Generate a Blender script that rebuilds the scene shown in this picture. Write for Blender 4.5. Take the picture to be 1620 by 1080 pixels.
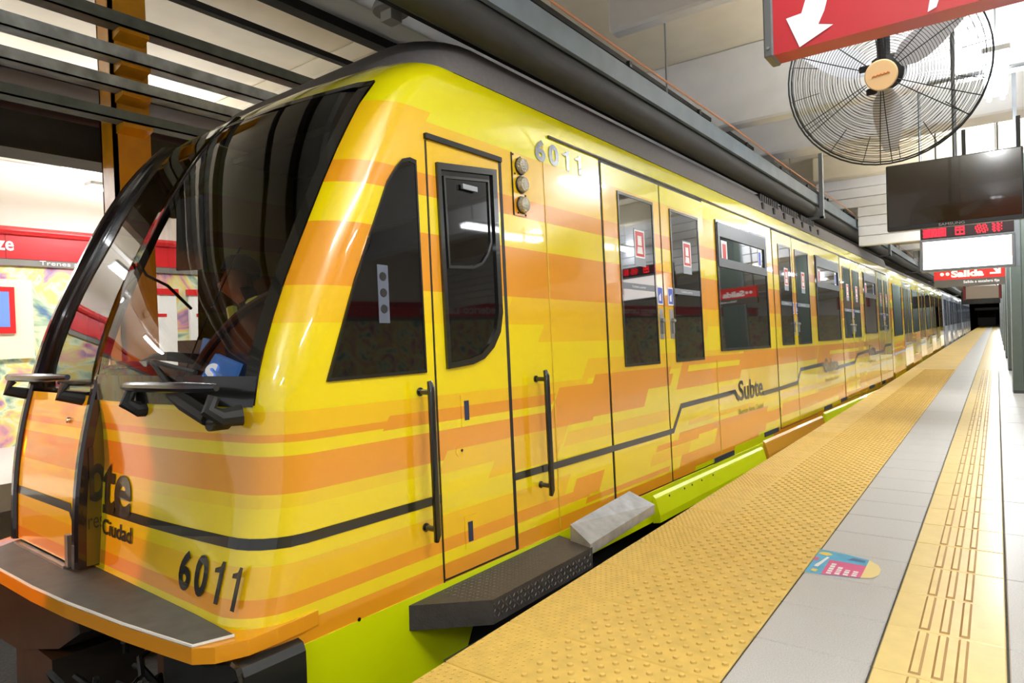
import bpy, bmesh, math, random
from mathutils import Vector, Matrix
random.seed(7)
sc = bpy.context.scene
for o in list(bpy.data.objects): bpy.data.objects.remove(o)
COL = sc.collection
sin, cos, pi = math.sin, math.cos, math.pi

# ------------------------------------------------------------ camera
F_PX, YAW, PITCH, ROLL, CAMH = 1041.47, 0.6352, -0.0151, -0.0337, 1.2316
cam = bpy.data.cameras.new('camera'); cam.sensor_width = 36; cam.lens = 36 * F_PX / 1620
cam.clip_start = 0.05; cam.clip_end = 400
camo = bpy.data.objects.new('camera', cam); COL.objects.link(camo)
_F = Vector((-sin(YAW), cos(YAW), 0)); _R = Vector((cos(YAW), sin(YAW), 0)); _U = Vector((0, 0, 1))
_F2 = _F * cos(PITCH) + _U * sin(PITCH); _U2 = -_F * sin(PITCH) + _U * cos(PITCH)
_R3 = _R * cos(ROLL) + _U2 * sin(ROLL); _U3 = -_R * sin(ROLL) + _U2 * cos(ROLL)
m = Matrix((_R3, _U3, -_F2)).transposed().to_4x4(); m.translation = Vector((0, 0, CAMH))
camo.matrix_world = m
sc.camera = camo
# ------------------------------------------------------------ world, exposure
w = bpy.data.worlds.new('world'); sc.world = w; w.use_nodes = True
w.node_tree.nodes['Background'].inputs[0].default_value = (0.95, 0.97, 1.0, 1)
w.node_tree.nodes['Background'].inputs[1].default_value = 0.55
sc.view_settings.view_transform = 'Standard'; sc.view_settings.look = 'None'
sc.view_settings.gamma = 1; sc.view_settings.use_curve_mapping = False
sc.view_settings.exposure = 0.2
LAMP_W = 47.0          # watts per double tube fitting
TUBE_E = 22.0

# ------------------------------------------------------------ materials
def lin(c): return tuple(((v / 12.92) if v <= 0.04045 else ((v + 0.055) / 1.055) ** 2.4) for v in c)
def rgb(h): return lin(tuple(int(h[i:i + 2], 16) / 255 for i in (0, 2, 4))) + (1,)
MATS = {}
def mat(name, col, rough=0.5, metal=0.0, coat=0.0, noise=0.0, nscale=20, bump=0.0, bscale=60, emit=0.0, spec=0.5, stretch=None):
    if name in MATS: return MATS[name]
    M = bpy.data.materials.new(name); M.use_nodes = True; N = M.node_tree.nodes; L = M.node_tree.links
    b = N['Principled BSDF']; c = rgb(col) if isinstance(col, str) else tuple(col) + (1,)
    b.inputs['Base Color'].default_value = c; b.inputs['Roughness'].default_value = rough
    b.inputs['Metallic'].default_value = metal; b.inputs['Coat Weight'].default_value = coat
    b.inputs['Coat Roughness'].default_value = 0.03; b.inputs['Specular IOR Level'].default_value = spec
    if noise or bump:
        tc = N.new('ShaderNodeTexCoord'); src = tc.outputs['Object']
        if stretch:
            mp = N.new('ShaderNodeMapping'); mp.inputs['Scale'].default_value = stretch; L.new(src, mp.inputs[0]); src = mp.outputs[0]
    if noise:
        nz = N.new('ShaderNodeTexNoise'); nz.inputs['Scale'].default_value = nscale; nz.inputs['Detail'].default_value = 5
        L.new(src, nz.inputs['Vector'])
        mr = N.new('ShaderNodeMapRange'); mr.inputs[1].default_value = 0.3; mr.inputs[2].default_value = 0.7
        mr.inputs[3].default_value = 1 - noise; mr.inputs[4].default_value = 1 + noise
        L.new(nz.outputs[0], mr.inputs[0])
        mx = N.new('ShaderNodeVectorMath'); mx.operation = 'SCALE'; mx.inputs[0].default_value = c[:3]
        L.new(mr.outputs[0], mx.inputs['Scale']); L.new(mx.outputs[0], b.inputs['Base Color'])
    if bump:
        nb = N.new('ShaderNodeTexNoise'); nb.inputs['Scale'].default_value = bscale; L.new(src, nb.inputs['Vector'])
        bp = N.new('ShaderNodeBump'); bp.inputs['Strength'].default_value = bump; bp.inputs['Distance'].default_value = 0.01
        L.new(nb.outputs[0], bp.inputs['Height']); L.new(bp.outputs[0], b.inputs['Normal'])
    if emit:
        b.inputs['Emission Color'].default_value = c; b.inputs['Emission Strength'].default_value = emit
    MATS[name] = M; return M
def glass(name, tint, refl_rough=0.02):
    M = bpy.data.materials.new(name); M.use_nodes = True; N = M.node_tree.nodes; L = M.node_tree.links
    N.remove(N['Principled BSDF']); out = N['Material Output']
    t = N.new('ShaderNodeBsdfTransparent'); t.inputs[0].default_value = tint + (1,)
    g = N.new('ShaderNodeBsdfGlossy'); g.inputs['Roughness'].default_value = refl_rough; g.inputs[0].default_value = (1, 1, 1, 1)
    f = N.new('ShaderNodeFresnel'); f.inputs[0].default_value = 1.5
    x = N.new('ShaderNodeMixShader'); L.new(f.outputs[0], x.inputs[0]); L.new(t.outputs[0], x.inputs[1]); L.new(g.outputs[0], x.inputs[2])
    L.new(x.outputs[0], out.inputs[0]); MATS[name] = M; return M

YEL, BRI, AMB, ORA, LIM = 'efd608', 'e9df0a', 'eec014', 'e79a1c', 'd6e200'
# bands of the vinyl livery in car coordinates: z0, z1, y0, y1, colour
BIG = 60
BANDS = [
    (-1.0, 0.10, -BIG, BIG, LIM), (2.25, 4.0, -BIG, BIG, BRI),
    # upper bands, the whole length
    (2.0, 2.25, 0.95, BIG, AMB), (2.0, 2.30, -BIG, 0.97, AMB), (1.895, 2.0, -BIG, BIG, ORA), (1.45, 1.72, -BIG, BIG, ORA),
    (1.30, 1.45, -BIG, BIG, AMB), (1.2, 1.30, 1.9, 4.4, AMB), (1.30, 1.45, 0.9, 1.6, 'efcb12'),
    # lower bands round the cab
    (0.88, 0.965, -BIG, 2.36, AMB), (0.85, 0.88, -BIG, 0.72, ORA), (0.84, 0.90, 0.72, 2.0, ORA), (0.70, 0.757, -BIG, 2.0, ORA), (0.66, 0.80, -BIG, 2.0, ORA),
    (0.61, 0.66, -BIG, 0.95, 'edca12'), (0.30, 0.41, -BIG, 2.1, AMB), (0.24, 0.30, -BIG, 2.36, ORA), (0.10, 0.185, -BIG, BIG, ORA),
    # stepped bands behind the cab door
    (0.70, 0.93, 1.98, 2.50, ORA), (0.965, 1.09, 2.36, 5.2, AMB), (0.93, 0.985, 2.46, 3.6, ORA), (0.72, 0.93, 2.46, 3.20, ORA), (0.72, 0.84, 3.2, 3.62, YEL),
    (0.84, 0.93, 3.2, 3.62, ORA), (0.60, 0.70, 1.05, 2.1, AMB), (0.58, 0.66, 2.1, 3.6, AMB), (0.52, 0.60, 1.4, 2.02, AMB),
    (0.25, 0.37, 2.16, 2.50, ORA), (0.20, 0.235, 2.3, 3.5, ORA), (0.28, 0.36, 3.2, 3.9, AMB), (0.37, 0.41, 3.3, 4.1, ORA), (0.10, 0.17, 2.6, BIG, ORA),
    # beyond the first passenger door
    (0.80, 1.04, 3.78, 5.28, ORA), (0.93, 0.98, 3.95, 5.2, YEL), (0.88, 1.06, 5.28, 6.5, ORA), (0.76, 0.88, 5.2, 6.5, 'f2cf5a'),
    (0.60, 0.76, 4.6, 6.45, 'f2d25c'), (0.50, 0.54, 3.9, 5.6, AMB), (0.40, 0.46, 3.7, 6.0, ORA), (0.28, 0.40, 4.5, 6.45, ORA), (0.17, 0.28, 3.7, 5.9, ORA),
    (0.88, 1.06, 6.5, 8.3, ORA), (0.62, 0.80, 8.3, 9.8, 'f2d25c'), (0.80, 1.06, 8.3, 14, ORA), (0.50, 0.56, 6.5, 9.0, AMB), (0.30, 0.44, 6.5, 10, ORA),
    (0.44, 0.48, 8.2, 12, AMB), (0.22, 0.30, 9.4, 15, ORA), (-1.0, 0.115, 3.1, 3.7, LIM), (-1.0, 0.15, 3.6, 4.62, LIM), (-1.0, 0.18, 4.55, 5.3, LIM), (-1.0, 0.215, 5.25, 5.8, LIM), (0.55, 0.66, 10.5, 13.5, 'f2d25c'), (0.34, 0.42, 11, 15, ORA), (0.92, 0.97, 9, 12.5, YEL),
]
def livery():
    M = bpy.data.materials.new('striped_vinyl'); M.use_nodes = True; N = M.node_tree.nodes; L = M.node_tree.links
    b = N['Principled BSDF']; b.inputs['Roughness'].default_value = 0.22; b.inputs['Coat Weight'].default_value = 1.0
    b.inputs['Coat Roughness'].default_value = 0.035; b.inputs['Coat IOR'].default_value = 1.6
    tc = N.new('ShaderNodeTexCoord'); sp = N.new('ShaderNodeSeparateXYZ'); L.new(tc.outputs['Object'], sp.inputs[0])
    z = sp.outputs[2]
    sl = N.new('ShaderNodeMath'); sl.operation = 'MULTIPLY_ADD'; L.new(z, sl.inputs[0]); sl.inputs[1].default_value = -0.7
    L.new(sp.outputs[1], sl.inputs[2]); y = sl.outputs[0]
    cur = None
    for z0, z1, y0, y1, c in BANDS:
        a = N.new('ShaderNodeMath'); a.operation = 'COMPARE'; L.new(z, a.inputs[0])
        a.inputs[1].default_value = (z0 + z1) / 2; a.inputs[2].default_value = (z1 - z0) / 2
        f = a.outputs[0]
        if not (y0 <= -BIG and y1 >= BIG):
            k = 0.7 * (z0 + z1) / 2
            e = N.new('ShaderNodeMath'); e.operation = 'COMPARE'; L.new(y, e.inputs[0])
            e.inputs[1].default_value = (y0 + y1) / 2 - k; e.inputs[2].default_value = (y1 - y0) / 2
            q = N.new('ShaderNodeMath'); q.operation = 'MULTIPLY'; L.new(f, q.inputs[0]); L.new(e.outputs[0], q.inputs[1]); f = q.outputs[0]
        x = N.new('ShaderNodeMix'); x.data_type = 'RGBA'; L.new(f, x.inputs[0])
        if cur is None: x.inputs[6].default_value = rgb(YEL)
        else: L.new(cur, x.inputs[6])
        x.inputs[7].default_value = rgb(c); cur = x.outputs[2]
    L.new(cur, b.inputs['Base Color'])
    MATS['livery'] = M; return M
LIV = livery()
BLK = mat('gloss_black', '14140f', 0.25, coat=0.6)
MBK = mat('matt_black', '1a1a18', 0.6, noise=0.25, nscale=30)
RUB = mat('rubber', '151513', 0.55)
ROOF = mat('roof_grey', '6b6664', 0.75, noise=0.08, nscale=40)
DGL = mat('dark_tinted_glass', '09090a', 0.03, coat=0.35, spec=0.5)
WGL = glass('windscreen_glass', (0.50, 0.50, 0.49))
CGL = glass('clear_glass', (0.75, 0.78, 0.78))
ALU = mat('aluminium', 'a9adb2', 0.35, metal=0.8, noise=0.15, nscale=12)
STEEL = mat('steel', '8e9296', 0.4, metal=0.7)
CHROME = mat('chrome', 'd8d8d8', 0.12, metal=1.0)
FIN = mat('fin_dark_red_gloss', '1a0a0c', 0.2, coat=1.0)
DGREY = mat('dark_grey_paint', '3b3f3d', 0.55)

# ------------------------------------------------------------ mesh helpers
class MB:
    def __init__(s): s.v = []; s.f = []; s.m = []; s.mi = 0
    def add(s, vs, fs):
        k = len(s.v); s.v += [tuple(v) for v in vs]
        for f in fs: s.f.append(tuple(i + k for i in f)); s.m.append(s.mi)
        return s
    def box(s, x0, x1, y0, y1, z0, z1, M=None, b=0.0):
        if b <= 0 or min(x1 - x0, y1 - y0, z1 - z0) < 2.2 * b:
            vs = [Vector((x, y, z)) for x in (x0, x1) for y in (y0, y1) for z in (z0, z1)]
            fs = [(0, 1, 3, 2), (4, 6, 7, 5), (0, 4, 5, 1), (2, 3, 7, 6), (0, 2, 6, 4), (1, 5, 7, 3)]
        else:
            bm = bmesh.new(); bmesh.ops.create_cube(bm, size=1)
            for q in bm.verts: q.co = Vector(((x0 + x1) / 2 + q.co.x * (x1 - x0), (y0 + y1) / 2 + q.co.y * (y1 - y0), (z0 + z1) / 2 + q.co.z * (z1 - z0)))
            bmesh.ops.bevel(bm, geom=bm.edges[:], offset=b, segments=1, affect='EDGES', profile=0.5)
            bm.verts.index_update(); vs = [q.co.copy() for q in bm.verts]; fs = [tuple(q.index for q in f.verts) for f in bm.faces]; bm.free()
        if M: vs = [M @ v for v in vs]
        return s.add(vs, fs)
    def tube(s, pts, r, n=8, cap=True, closed=False):
        pts = [Vector(p) for p in pts]; rings = []; N = len(pts); up = None
        for i, p in enumerate(pts):
            a = pts[(i - 1) % N] if (closed or i) else p; c = pts[(i + 1) % N] if (closed or i < N - 1) else p
            t = (c - a).normalized()
            if up is None: up = t.orthogonal().normalized()
            up = (up - t * up.dot(t)); up = up.normalized() if up.length > 1e-6 else t.orthogonal().normalized()
            w2 = t.cross(up); rr = r[i] if isinstance(r, (list, tuple)) else r
            rings.append([p + (up * cos(2 * pi * k / n) + w2 * sin(2 * pi * k / n)) * rr for k in range(n)])
        vs = [v for q in rings for v in q]; fs = []
        for i in range(N if closed else N - 1):
            j = (i + 1) % N
            for k in range(n): fs.append((i * n + k, i * n + (k + 1) % n, j * n + (k + 1) % n, j * n + k))
        if cap and not closed: fs += [tuple(range(n))[::-1], tuple((N - 1) * n + k for k in range(n))]
        return s.add(vs, fs)
    def lathe(s, prof, n=20, M=None):
        vs = []; fs = []
        for r, z in prof: vs += [Vector((r * cos(2 * pi * k / n), r * sin(2 * pi * k / n), z)) for k in range(n)]
        for i in range(len(prof) - 1):
            for k in range(n): fs.append((i * n + k, i * n + (k + 1) % n, (i + 1) * n + (k + 1) % n, (i + 1) * n + k))
        fs.append(tuple(range(n))[::-1]); fs.append(tuple((len(prof) - 1) * n + k for k in range(n)))
        if M: vs = [M @ v for v in vs]
        return s.add(vs, fs)
    def prism(s, a, b):           # two outlines with the same count
        n = len(a); fs = [tuple(range(n))[::-1], tuple(range(n, 2 * n))]
        for i in range(n): fs.append((i, (i + 1) % n, n + (i + 1) % n, n + i))
        return s.add(list(a) + list(b), fs)
    def build(s, name, mats, parent=None, smooth=False, fix=True):
        me = bpy.data.meshes.new(name); me.from_pydata(s.v, [], s.f)
        for q in (mats if isinstance(mats, (list, tuple)) else [mats]): me.materials.append(q)
        for p, i in zip(me.polygons, s.m): p.material_index = i
        if fix:
            bm = bmesh.new(); bm.from_mesh(me); bmesh.ops.recalc_face_normals(bm, faces=bm.faces[:]); bm.to_mesh(me); bm.free()
        if smooth:
            me.polygons.foreach_set('use_smooth', [True] * len(me.polygons))
            try: me.set_sharp_from_angle(angle=math.radians(35))
            except Exception: pass
        me.update(); return link(name, me, parent)
def link(name, me, parent=None):
    o = bpy.data.objects.new(name, me); COL.objects.link(o)
    if parent: o.parent = parent
    return o
def tag(o, label, cat, group=None):
    o['label'] = label; o['category'] = cat
    if group: o['group'] = group
    return o
def thing(name, label, cat, loc=(0, 0, 0), group=None):
    o = bpy.data.objects.new(name, None); COL.objects.link(o); o.location = loc; o.empty_display_size = 0.1
    return tag(o, label, cat, group)
def struct(o): o['kind'] = 'structure'; return o
def text_mesh(txt, size, bold=0.0, shear=0.0, cx=1.0, space=1.0):
    cu = bpy.data.curves.new('t', 'FONT'); cu.body = txt; cu.size = size; cu.offset = bold; cu.shear = shear; cu.space_character = space
    cu.resolution_u = 4; cu.fill_mode = 'FRONT'
    o = bpy.data.objects.new('t', cu); COL.objects.link(o)
    dg = bpy.context.evaluated_depsgraph_get(); me = bpy.data.meshes.new_from_object(o.evaluated_get(dg))
    bpy.data.objects.remove(o); bpy.data.curves.remove(cu)
    vs = [Vector((v.co.x * cx, v.co.y, 0)) for v in me.vertices]; fs = [tuple(p.vertices) for p in me.polygons]
    bpy.data.meshes.remove(me); return vs, fs
def text_on(name, txt, size, fn, m, parent, bold=0.0, cx=1.0, align='l', space=1.0, fit=None):
    vs, fs = text_mesh(txt, size, bold, 0, cx, space)
    x0 = min(v.x for v in vs); x1 = max(v.x for v in vs); y0 = min(v.y for v in vs); y1 = max(v.y for v in vs)
    if fit:                      # fit = (width, height)
        for v in vs: v.x = (v.x - x0) * fit[0] / (x1 - x0); v.y = (v.y - (0 if fit[2:] else y0)) * fit[1] / ((y1 - y0))
    mb = MB(); mb.add([fn(v.x, v.y) for v in vs], fs)
    return mb.build(name, m, parent, fix=False)

def lerp_table(T, z):
    if z <= T[0][0]: return T[0][1]
    for (a, b), (c, d) in zip(T, T[1:]):
        if z <= c: return b + (d - b) * (z - a) / (c - a)
    return T[-1][1]
def smooth_table(T):
    xs = [t[0] for t in T]; ys = [t[1] for t in T]; n = len(T)
    d = [(ys[i + 1] - ys[i]) / (xs[i + 1] - xs[i]) for i in range(n - 1)]
    mm = [d[0]] + [(d[i - 1] + d[i]) / 2 for i in range(1, n - 1)] + [d[-1]]
    def f(z):
        z = min(max(z, xs[0]), xs[-1])
        for i in range(n - 1):
            if z <= xs[i + 1]: break
        h = xs[i + 1] - xs[i]; t = (z - xs[i]) / h
        return ys[i] * (2 * t**3 - 3 * t**2 + 1) + mm[i] * h * (t**3 - 2 * t**2 + t) + ys[i + 1] * (-2 * t**3 + 3 * t**2) + mm[i + 1] * h * (t**3 - t**2)
    return f

CZ = 4.15           # soffit height
# ================================================================ SETTING
PLAT_E = -1.70
CREAM = mat('ceiling_cream', 'e6ddc8', 0.8, noise=0.05, nscale=3)
WHITE = mat('ceiling_white', 'f4f6fb', 0.7, noise=0.04, nscale=4)
CONC = mat('joint_concrete', '5f5a50', 0.85, noise=0.2, nscale=30)
TACT = mat('tactile_yellow', 'dcba62', 0.42, noise=0.10, nscale=14, bump=0.15, bscale=180)
TACD = mat('tactile_dome', 'e6c46a', 0.4, noise=0.08, nscale=30)
GREY = mat('granite_grey', 'bdbcbb', 0.32, noise=0.16, nscale=190, bump=0.05, bscale=200)
GUID = mat('guide_cream', 'ecd288', 0.22, noise=0.06, nscale=9)
DARKT = mat('tunnel_dark', '26241f', 0.9, noise=0.3, nscale=6)
BAL = mat('ballast', '1f1c18', 0.9, noise=0.4, nscale=40, bump=0.8, bscale=50)

fb = MB(); fb.box(PLAT_E + 0.02, 9, -7, 112, -0.25, -0.012)
fb.box(PLAT_E + 0.04, PLAT_E + 0.3, -7, 112, -1.2, -0.2)
floor = struct(fb.build('floor', CONC))
def tile_mesh(name, w, d, m, bars=False, b=0.004, h=0.012):
    mb = MB(); mb.box(0.002, w - 0.002, 0.002, d - 0.002, -h, 0, b=b)
    if bars:
        for x0, x1 in ((0.108, 0.146), (0.176, 0.211), (0.241, 0.275)):
            a = [(x0, 0.015, 0), (x1, 0.015, 0), (x1, d - 0.015, 0), (x0, d - 0.015, 0)]
            t = [(x0 + 0.008, 0.02, 0.006), (x1 - 0.008, 0.02, 0.006), (x1 - 0.008, d - 0.02, 0.006), (x0 + 0.008, d - 0.02, 0.006)]
            mb.mi = 1; mb.add(a + t, [(0, 1, 5, 4), (1, 2, 6, 5), (2, 3, 7, 6), (3, 0, 4, 7)]); mb.mi = 0; mb.add(t, [(0, 1, 2, 3)])
    o = mb.build(name, [m, mat('worn_brown_edge', 'b8935a', 0.6)], floor); me = o.data; bpy.data.objects.remove(o); return me
P1, P2 = 0.4064, 0.4
tm = tile_mesh('tactile_tile', 0.908, P1, TACT); gm = tile_mesh('grey_tile', 0.405, P2, GREY); um = tile_mesh('guide_tile', 0.388, P2, GUID, True)
rm = tile_mesh('grey_tile_wide', 0.6, P2 * 2, GREY)
NR = 40
for i in range(-4, NR):
    o = link('tactile_tile', tm, floor); o.location = (PLAT_E, 2.2145 + P1 * i, random.uniform(-0.001, 0.001))
    o = link('floor_tile', gm, floor); o.location = (-0.7885, 2.2145 + P1 * i * P2 / P1 + 0.0, random.uniform(-0.0008, 0.0008))
    o = link('guide_tile', um, floor); o.location = (-0.380, 2.6047 + P2 * (i - 1), random.uniform(-0.001, 0.001))
for i in range(-2, NR // 2):
    for j in range(3):
        o = link('floor_tile', rm, floor); o.location = (0.012 + 0.6 * j, 2.2 + 0.8 * i, random.uniform(-0.0008, 0.0008))
YF1 = 2.2145 + P1 * NR; YF2 = 2.2145 + P2 * NR; YF3 = 2.6047 + P2 * (NR - 1)
far = MB()
far.box(PLAT_E, -0.792, YF1, 112, -0.012, 0); fo = far.build('tactile_strip', mat('tactile_far', 'dcbb68', 0.35, noise=0.12, nscale=2), floor)
far = MB(); far.box(-0.788, -0.384, YF2, 112, -0.012, 0); far.build('grey_strip', GREY, floor)
far = MB(); far.box(-0.38, 0.008, YF3, 112, -0.012, 0)
for x0 in (-0.272, -0.204, -0.139): far.box(x0, x0 + 0.035, YF3, 60, 0, 0.006)
far.build('guide_strip', GUID, floor)
far = MB(); far.box(0.012, 1.81, 2.2 + 0.4 * NR, 112, -0.012, 0); far.box(1.815, 9, -7, 112, -0.012, 0); far.build('grey_paving', GREY, floor)
dm = MB(); df = MB()
DEDGE = mat('dome_shaded_edge', 'c9a554', 0.6)  # darker dome sides, their shading is put into the colour
def dome(mb, x, y, r, h, n):
    vs = [(x + r * cos(2 * pi * k / n), y + r * sin(2 * pi * k / n), -0.001) for k in range(n)]
    vs += [(x + r * 0.72 * cos(2 * pi * k / n), y + r * 0.72 * sin(2 * pi * k / n), h) for k in range(n)]
    mb.mi = 1; mb.add(vs, [(k, (k + 1) % n, n + (k + 1) % n, n + k) for k in range(n)]); mb.mi = 0; mb.add(vs[n:], [tuple(range(n))])
for i in range(-4, NR):
    y0 = 2.2145 + P1 * i; n = 10 if i < 12 else 6
    for r in range(8):
        yy = y0 + 0.028 + r * 0.0496
        for c in range(9):
            x = -0.815 - c * 0.067 - (0.0335 if r % 2 else 0)
            if x > -1.40: dome(dm, x, yy, 0.0135, 0.0065, n)
    if i < 14:
        for r in range(14):
            yy = y0 + 0.022 + r * 0.0275
            for c in range(9):
                x = -1.43 - c * 0.030 - (0.015 if r % 2 else 0)
                dome(df, x, yy, 0.0062, 0.0025, 6)
o = dm.build('tactile_domes', [TACD, DEDGE], floor, fix=False); o['kind'] = 'stuff'
o = df.build('fine_tactile_domes', [TACD, DEDGE], floor, fix=False); o['kind'] = 'stuff'

tb = MB(); tb.box(-10.2, PLAT_E + 0.04, -7, 112, -1.4, -1.15); struct(tb.build('floor_track_bed', BAL))
# ceiling: soffit with transverse beams
cb = MB(); cb.box(-10.2, 9.2, -7, 112, CZ, CZ + 0.2); ceil = struct(cb.build('ceiling', CREAM))
def beam(y0, y1, z, m=WHITE, x0=-2.6, x1=9, b=0.02):
    q = MB(); q.box(x0, x1, y0, y1, z, CZ, b=b); q.build('ceiling_beam', m, ceil)
beam(2.2, 2.5, 3.45); beam(5.05, 5.2, 3.72)
beam(7.07, 7.30, 3.34, x0=-3.4); beam(8.62, 9.05, 3.34, x0=-3.4); beam(3.6, 3.8, 3.5); beam(4.4, 4.8, 3.95, CREAM, -10, -3.0); beam(7.6, 8.0, 3.95, CREAM, -10, -3.0)
# planked bulkhead
for k in range(7):
    q = MB(); q.box(-2.6 if k < 3 else -1.94, 9, 13.0 + 0.01 * k, 13.25, 3.72 - 0.17 * (k + 1) + 0.006, 3.72 - 0.17 * k, b=0.006); q.build('ceiling_plank', WHITE, ceil)
beam(12.75, 13.3, 3.72, CREAM)
for k in range(8): beam(16.0 + k * 5.18, 16.3 + k * 5.18, 3.3, CREAM if k % 2 else WHITE); beam(18.2 + k * 5.18, 18.7 + k * 5.18, 3.3)
for y in (-1.5, 9.9, 13.5, 19.5): beam(y, y + 0.35, 3.9, CREAM, -10, -5.35)
eb = MB(); eb.box(-10.2, 9.2, 111, 112, -1.4, 4.1); struct(eb.build('wall_end', DARKT))

# ================================================================ TRAIN
A_, B_ = -0.023, -0.0181
Yv = Vector((-sin(A_) * cos(B_), cos(A_) * cos(B_), sin(B_))); Xv = Vector((cos(A_), sin(A_), 0)); Zv = Xv.cross(Yv)
CARM = Matrix((Xv, Yv, Zv)).transposed().to_4x4(); CARM.translation = Vector((-2.1, 1.2, 0))
T = 0.03; W = 2.25; XC = -W / 2; YEND = 14.7
def xs(z): return -T * z - (max(0, z - 2.38) ** 2) * 1.1
FRONT = smooth_table([(0.0, -0.02), (0.22, 0.04), (0.49, 0.11), (0.67, 0.145), (0.85, 0.16), (1.03, 0.175), (1.33, 0.265), (1.75, 0.45), (2.17, 0.665), (2.4, 0.82), (2.57, 1.02), (2.62, 1.15)])
RC = 0.2
BOW = smooth_table([(0.0, 0.0), (0.25, 0.0), (0.375, 0.03), (0.6, 0.07), (0.78, 0.08), (0.96, 0.11), (1.15, 0.13), (1.9, 0.14), (2.35, 0.11), (2.57, 0.08)])
HALF = W / 2 - RC
def front(x, z): return FRONT(z) - BOW(z) * max(0.0, 1 - (0.5 if x < XC else 1) * min(1.0, ((x - XC) / HALF) ** 2))
def skin(s, z, d=0.0):            # s<=0 across the front, then round the corner; d = distance outward
    a = s / RC; x0 = xs(z); yf = FRONT(z)
    if s <= 0: return Vector((x0 - RC + s, front(x0 - RC + s, z) - d, z))
    th = min(a, pi / 2); c = Vector((x0 - RC, yf + RC, z))
    p = c + Vector((sin(th), -cos(th), 0)) * (RC + d)
    if a > pi / 2: p.y += s - RC * pi / 2
    return p
def side(y, z, d=0.0): return Vector((xs(z) + d, y, z))
def sbox(mb, y0, y1, z0, z1, d0, d1, r=0.0, n=4):
    if r <= 0: o = [(y0, z0), (y1, z0), (y1, z1), (y0, z1)]
    else:
        o = []
        for cy, cz, a0 in ((y0 + r, z0 + r, pi), (y1 - r, z0 + r, 1.5 * pi), (y1 - r, z1 - r, 0), (y0 + r, z1 - r, 0.5 * pi)):
            o += [(cy + r * cos(a0 + k * pi / 2 / n), cz + r * sin(a0 + k * pi / 2 / n)) for k in range(n + 1)]
    return spoly(mb, o, d0, d1)
def spoly(mb, o, d0, d1): return mb.prism([side(y, z, d0) for y, z in o], [side(y, z, d1) for y, z in o])
def sring(mb, o, i, d0, d1):      # frame between an outer and an inner outline of the same count
    n = len(o); vs = [side(y, z, d) for d in (d0, d1) for q in (o, i) for y, z in q]; fs = []
    for k in range(n):
        j = (k + 1) % n
        fs += [(2 * n + k, 2 * n + j, 3 * n + j, 3 * n + k), (k, j, 2 * n + j, 2 * n + k), (n + j, n + k, 3 * n + k, 3 * n + j)]
    return mb.add(vs, fs)

car = thing('metro_car', 'yellow and orange striped lead metro car numbered 6011 with a sloped windscreen', 'train')
car.matrix_world = CARM
S_EDGE = 0.0825                                                     # windscreen edge on the corner arc
ZB, ZT = 0.99, 2.415
zl = [0.0, 0.1, 0.22, 0.36, 0.49, 0.6, 0.7, 0.85, ZB, 1.1, 1.2, 1.33, 1.45, 1.6, 1.75, 1.9, 2.05, 2.17, 2.28, ZT, 2.46, 2.5, 2.54, 2.57]
sl_ = [-1.85, -1.5, -1.25, -1.06, -0.8, -0.5, -0.25, 0, S_EDGE / 2, S_EDGE, 0.12, 0.16, 0.2, 0.24, 0.28, pi / 2 * RC]
bs = MB()
def grid(cols, zs, fn, skip=None):
    n = len(zs); vs = [fn(c, z) for c in cols for z in zs]; fs = []
    for i in range(len(cols) - 1):
        for j in range(n - 1):
            if skip and skip(cols[i], cols[i + 1], zs[j], zs[j + 1]): continue
            fs.append((i * n + j, (i + 1) * n + j, (i + 1) * n + j + 1, i * n + j + 1))
    return vs, fs
isws = lambda a, b, c, d: (b <= S_EDGE + 1e-6 and c >= ZB - 1e-6 and d <= ZT + 1e-6) or (b <= 0.32 and d <= 0.11)
isws2 = lambda a, b, c, d: d <= 0.11
bs.add(*grid(sl_, zl, skin, isws))
bs.add(*grid([0, 1], zl, lambda c, z: skin(pi / 2 * RC, z) if c == 0 else side(YEND, z)))
mir = lambda v: Vector((2 * XC - v.x, v.y, v.z))
bs.add(*grid([k * pi / 2 * RC / 5 for k in range(6)], zl, lambda s, z: mir(skin(s, z)) - Vector((0, 0.5 * BOW(z) * (1 - s / (pi / 2 * RC)), 0)), isws2))
lefty = [0, 0.75, 1.45, 3]
def leftp(c, z):
    if c == 0: return mir(skin(pi / 2 * RC, z))
    yb = skin(pi / 2 * RC, z).y
    return mir(side({0.75: yb + 0.04, 1.45: max(1.02, yb + 0.15), 3: YEND}[c], z))
bs.add(*grid(lefty, zl, leftp, lambda a, b, c, d: a == 0.75 and c >= 1.09 and d <= 2.06))
shell = bs.build('body_shell', LIV, car, smooth=True, fix=False)
me = shell.data; bm = bmesh.new(); bm.from_mesh(me); bmesh.ops.remove_doubles(bm, verts=bm.verts[:], dist=0.0005); bmesh.ops.recalc_face_normals(bm, faces=bm.faces[:]); bm.to_mesh(me); bm.free()
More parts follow.
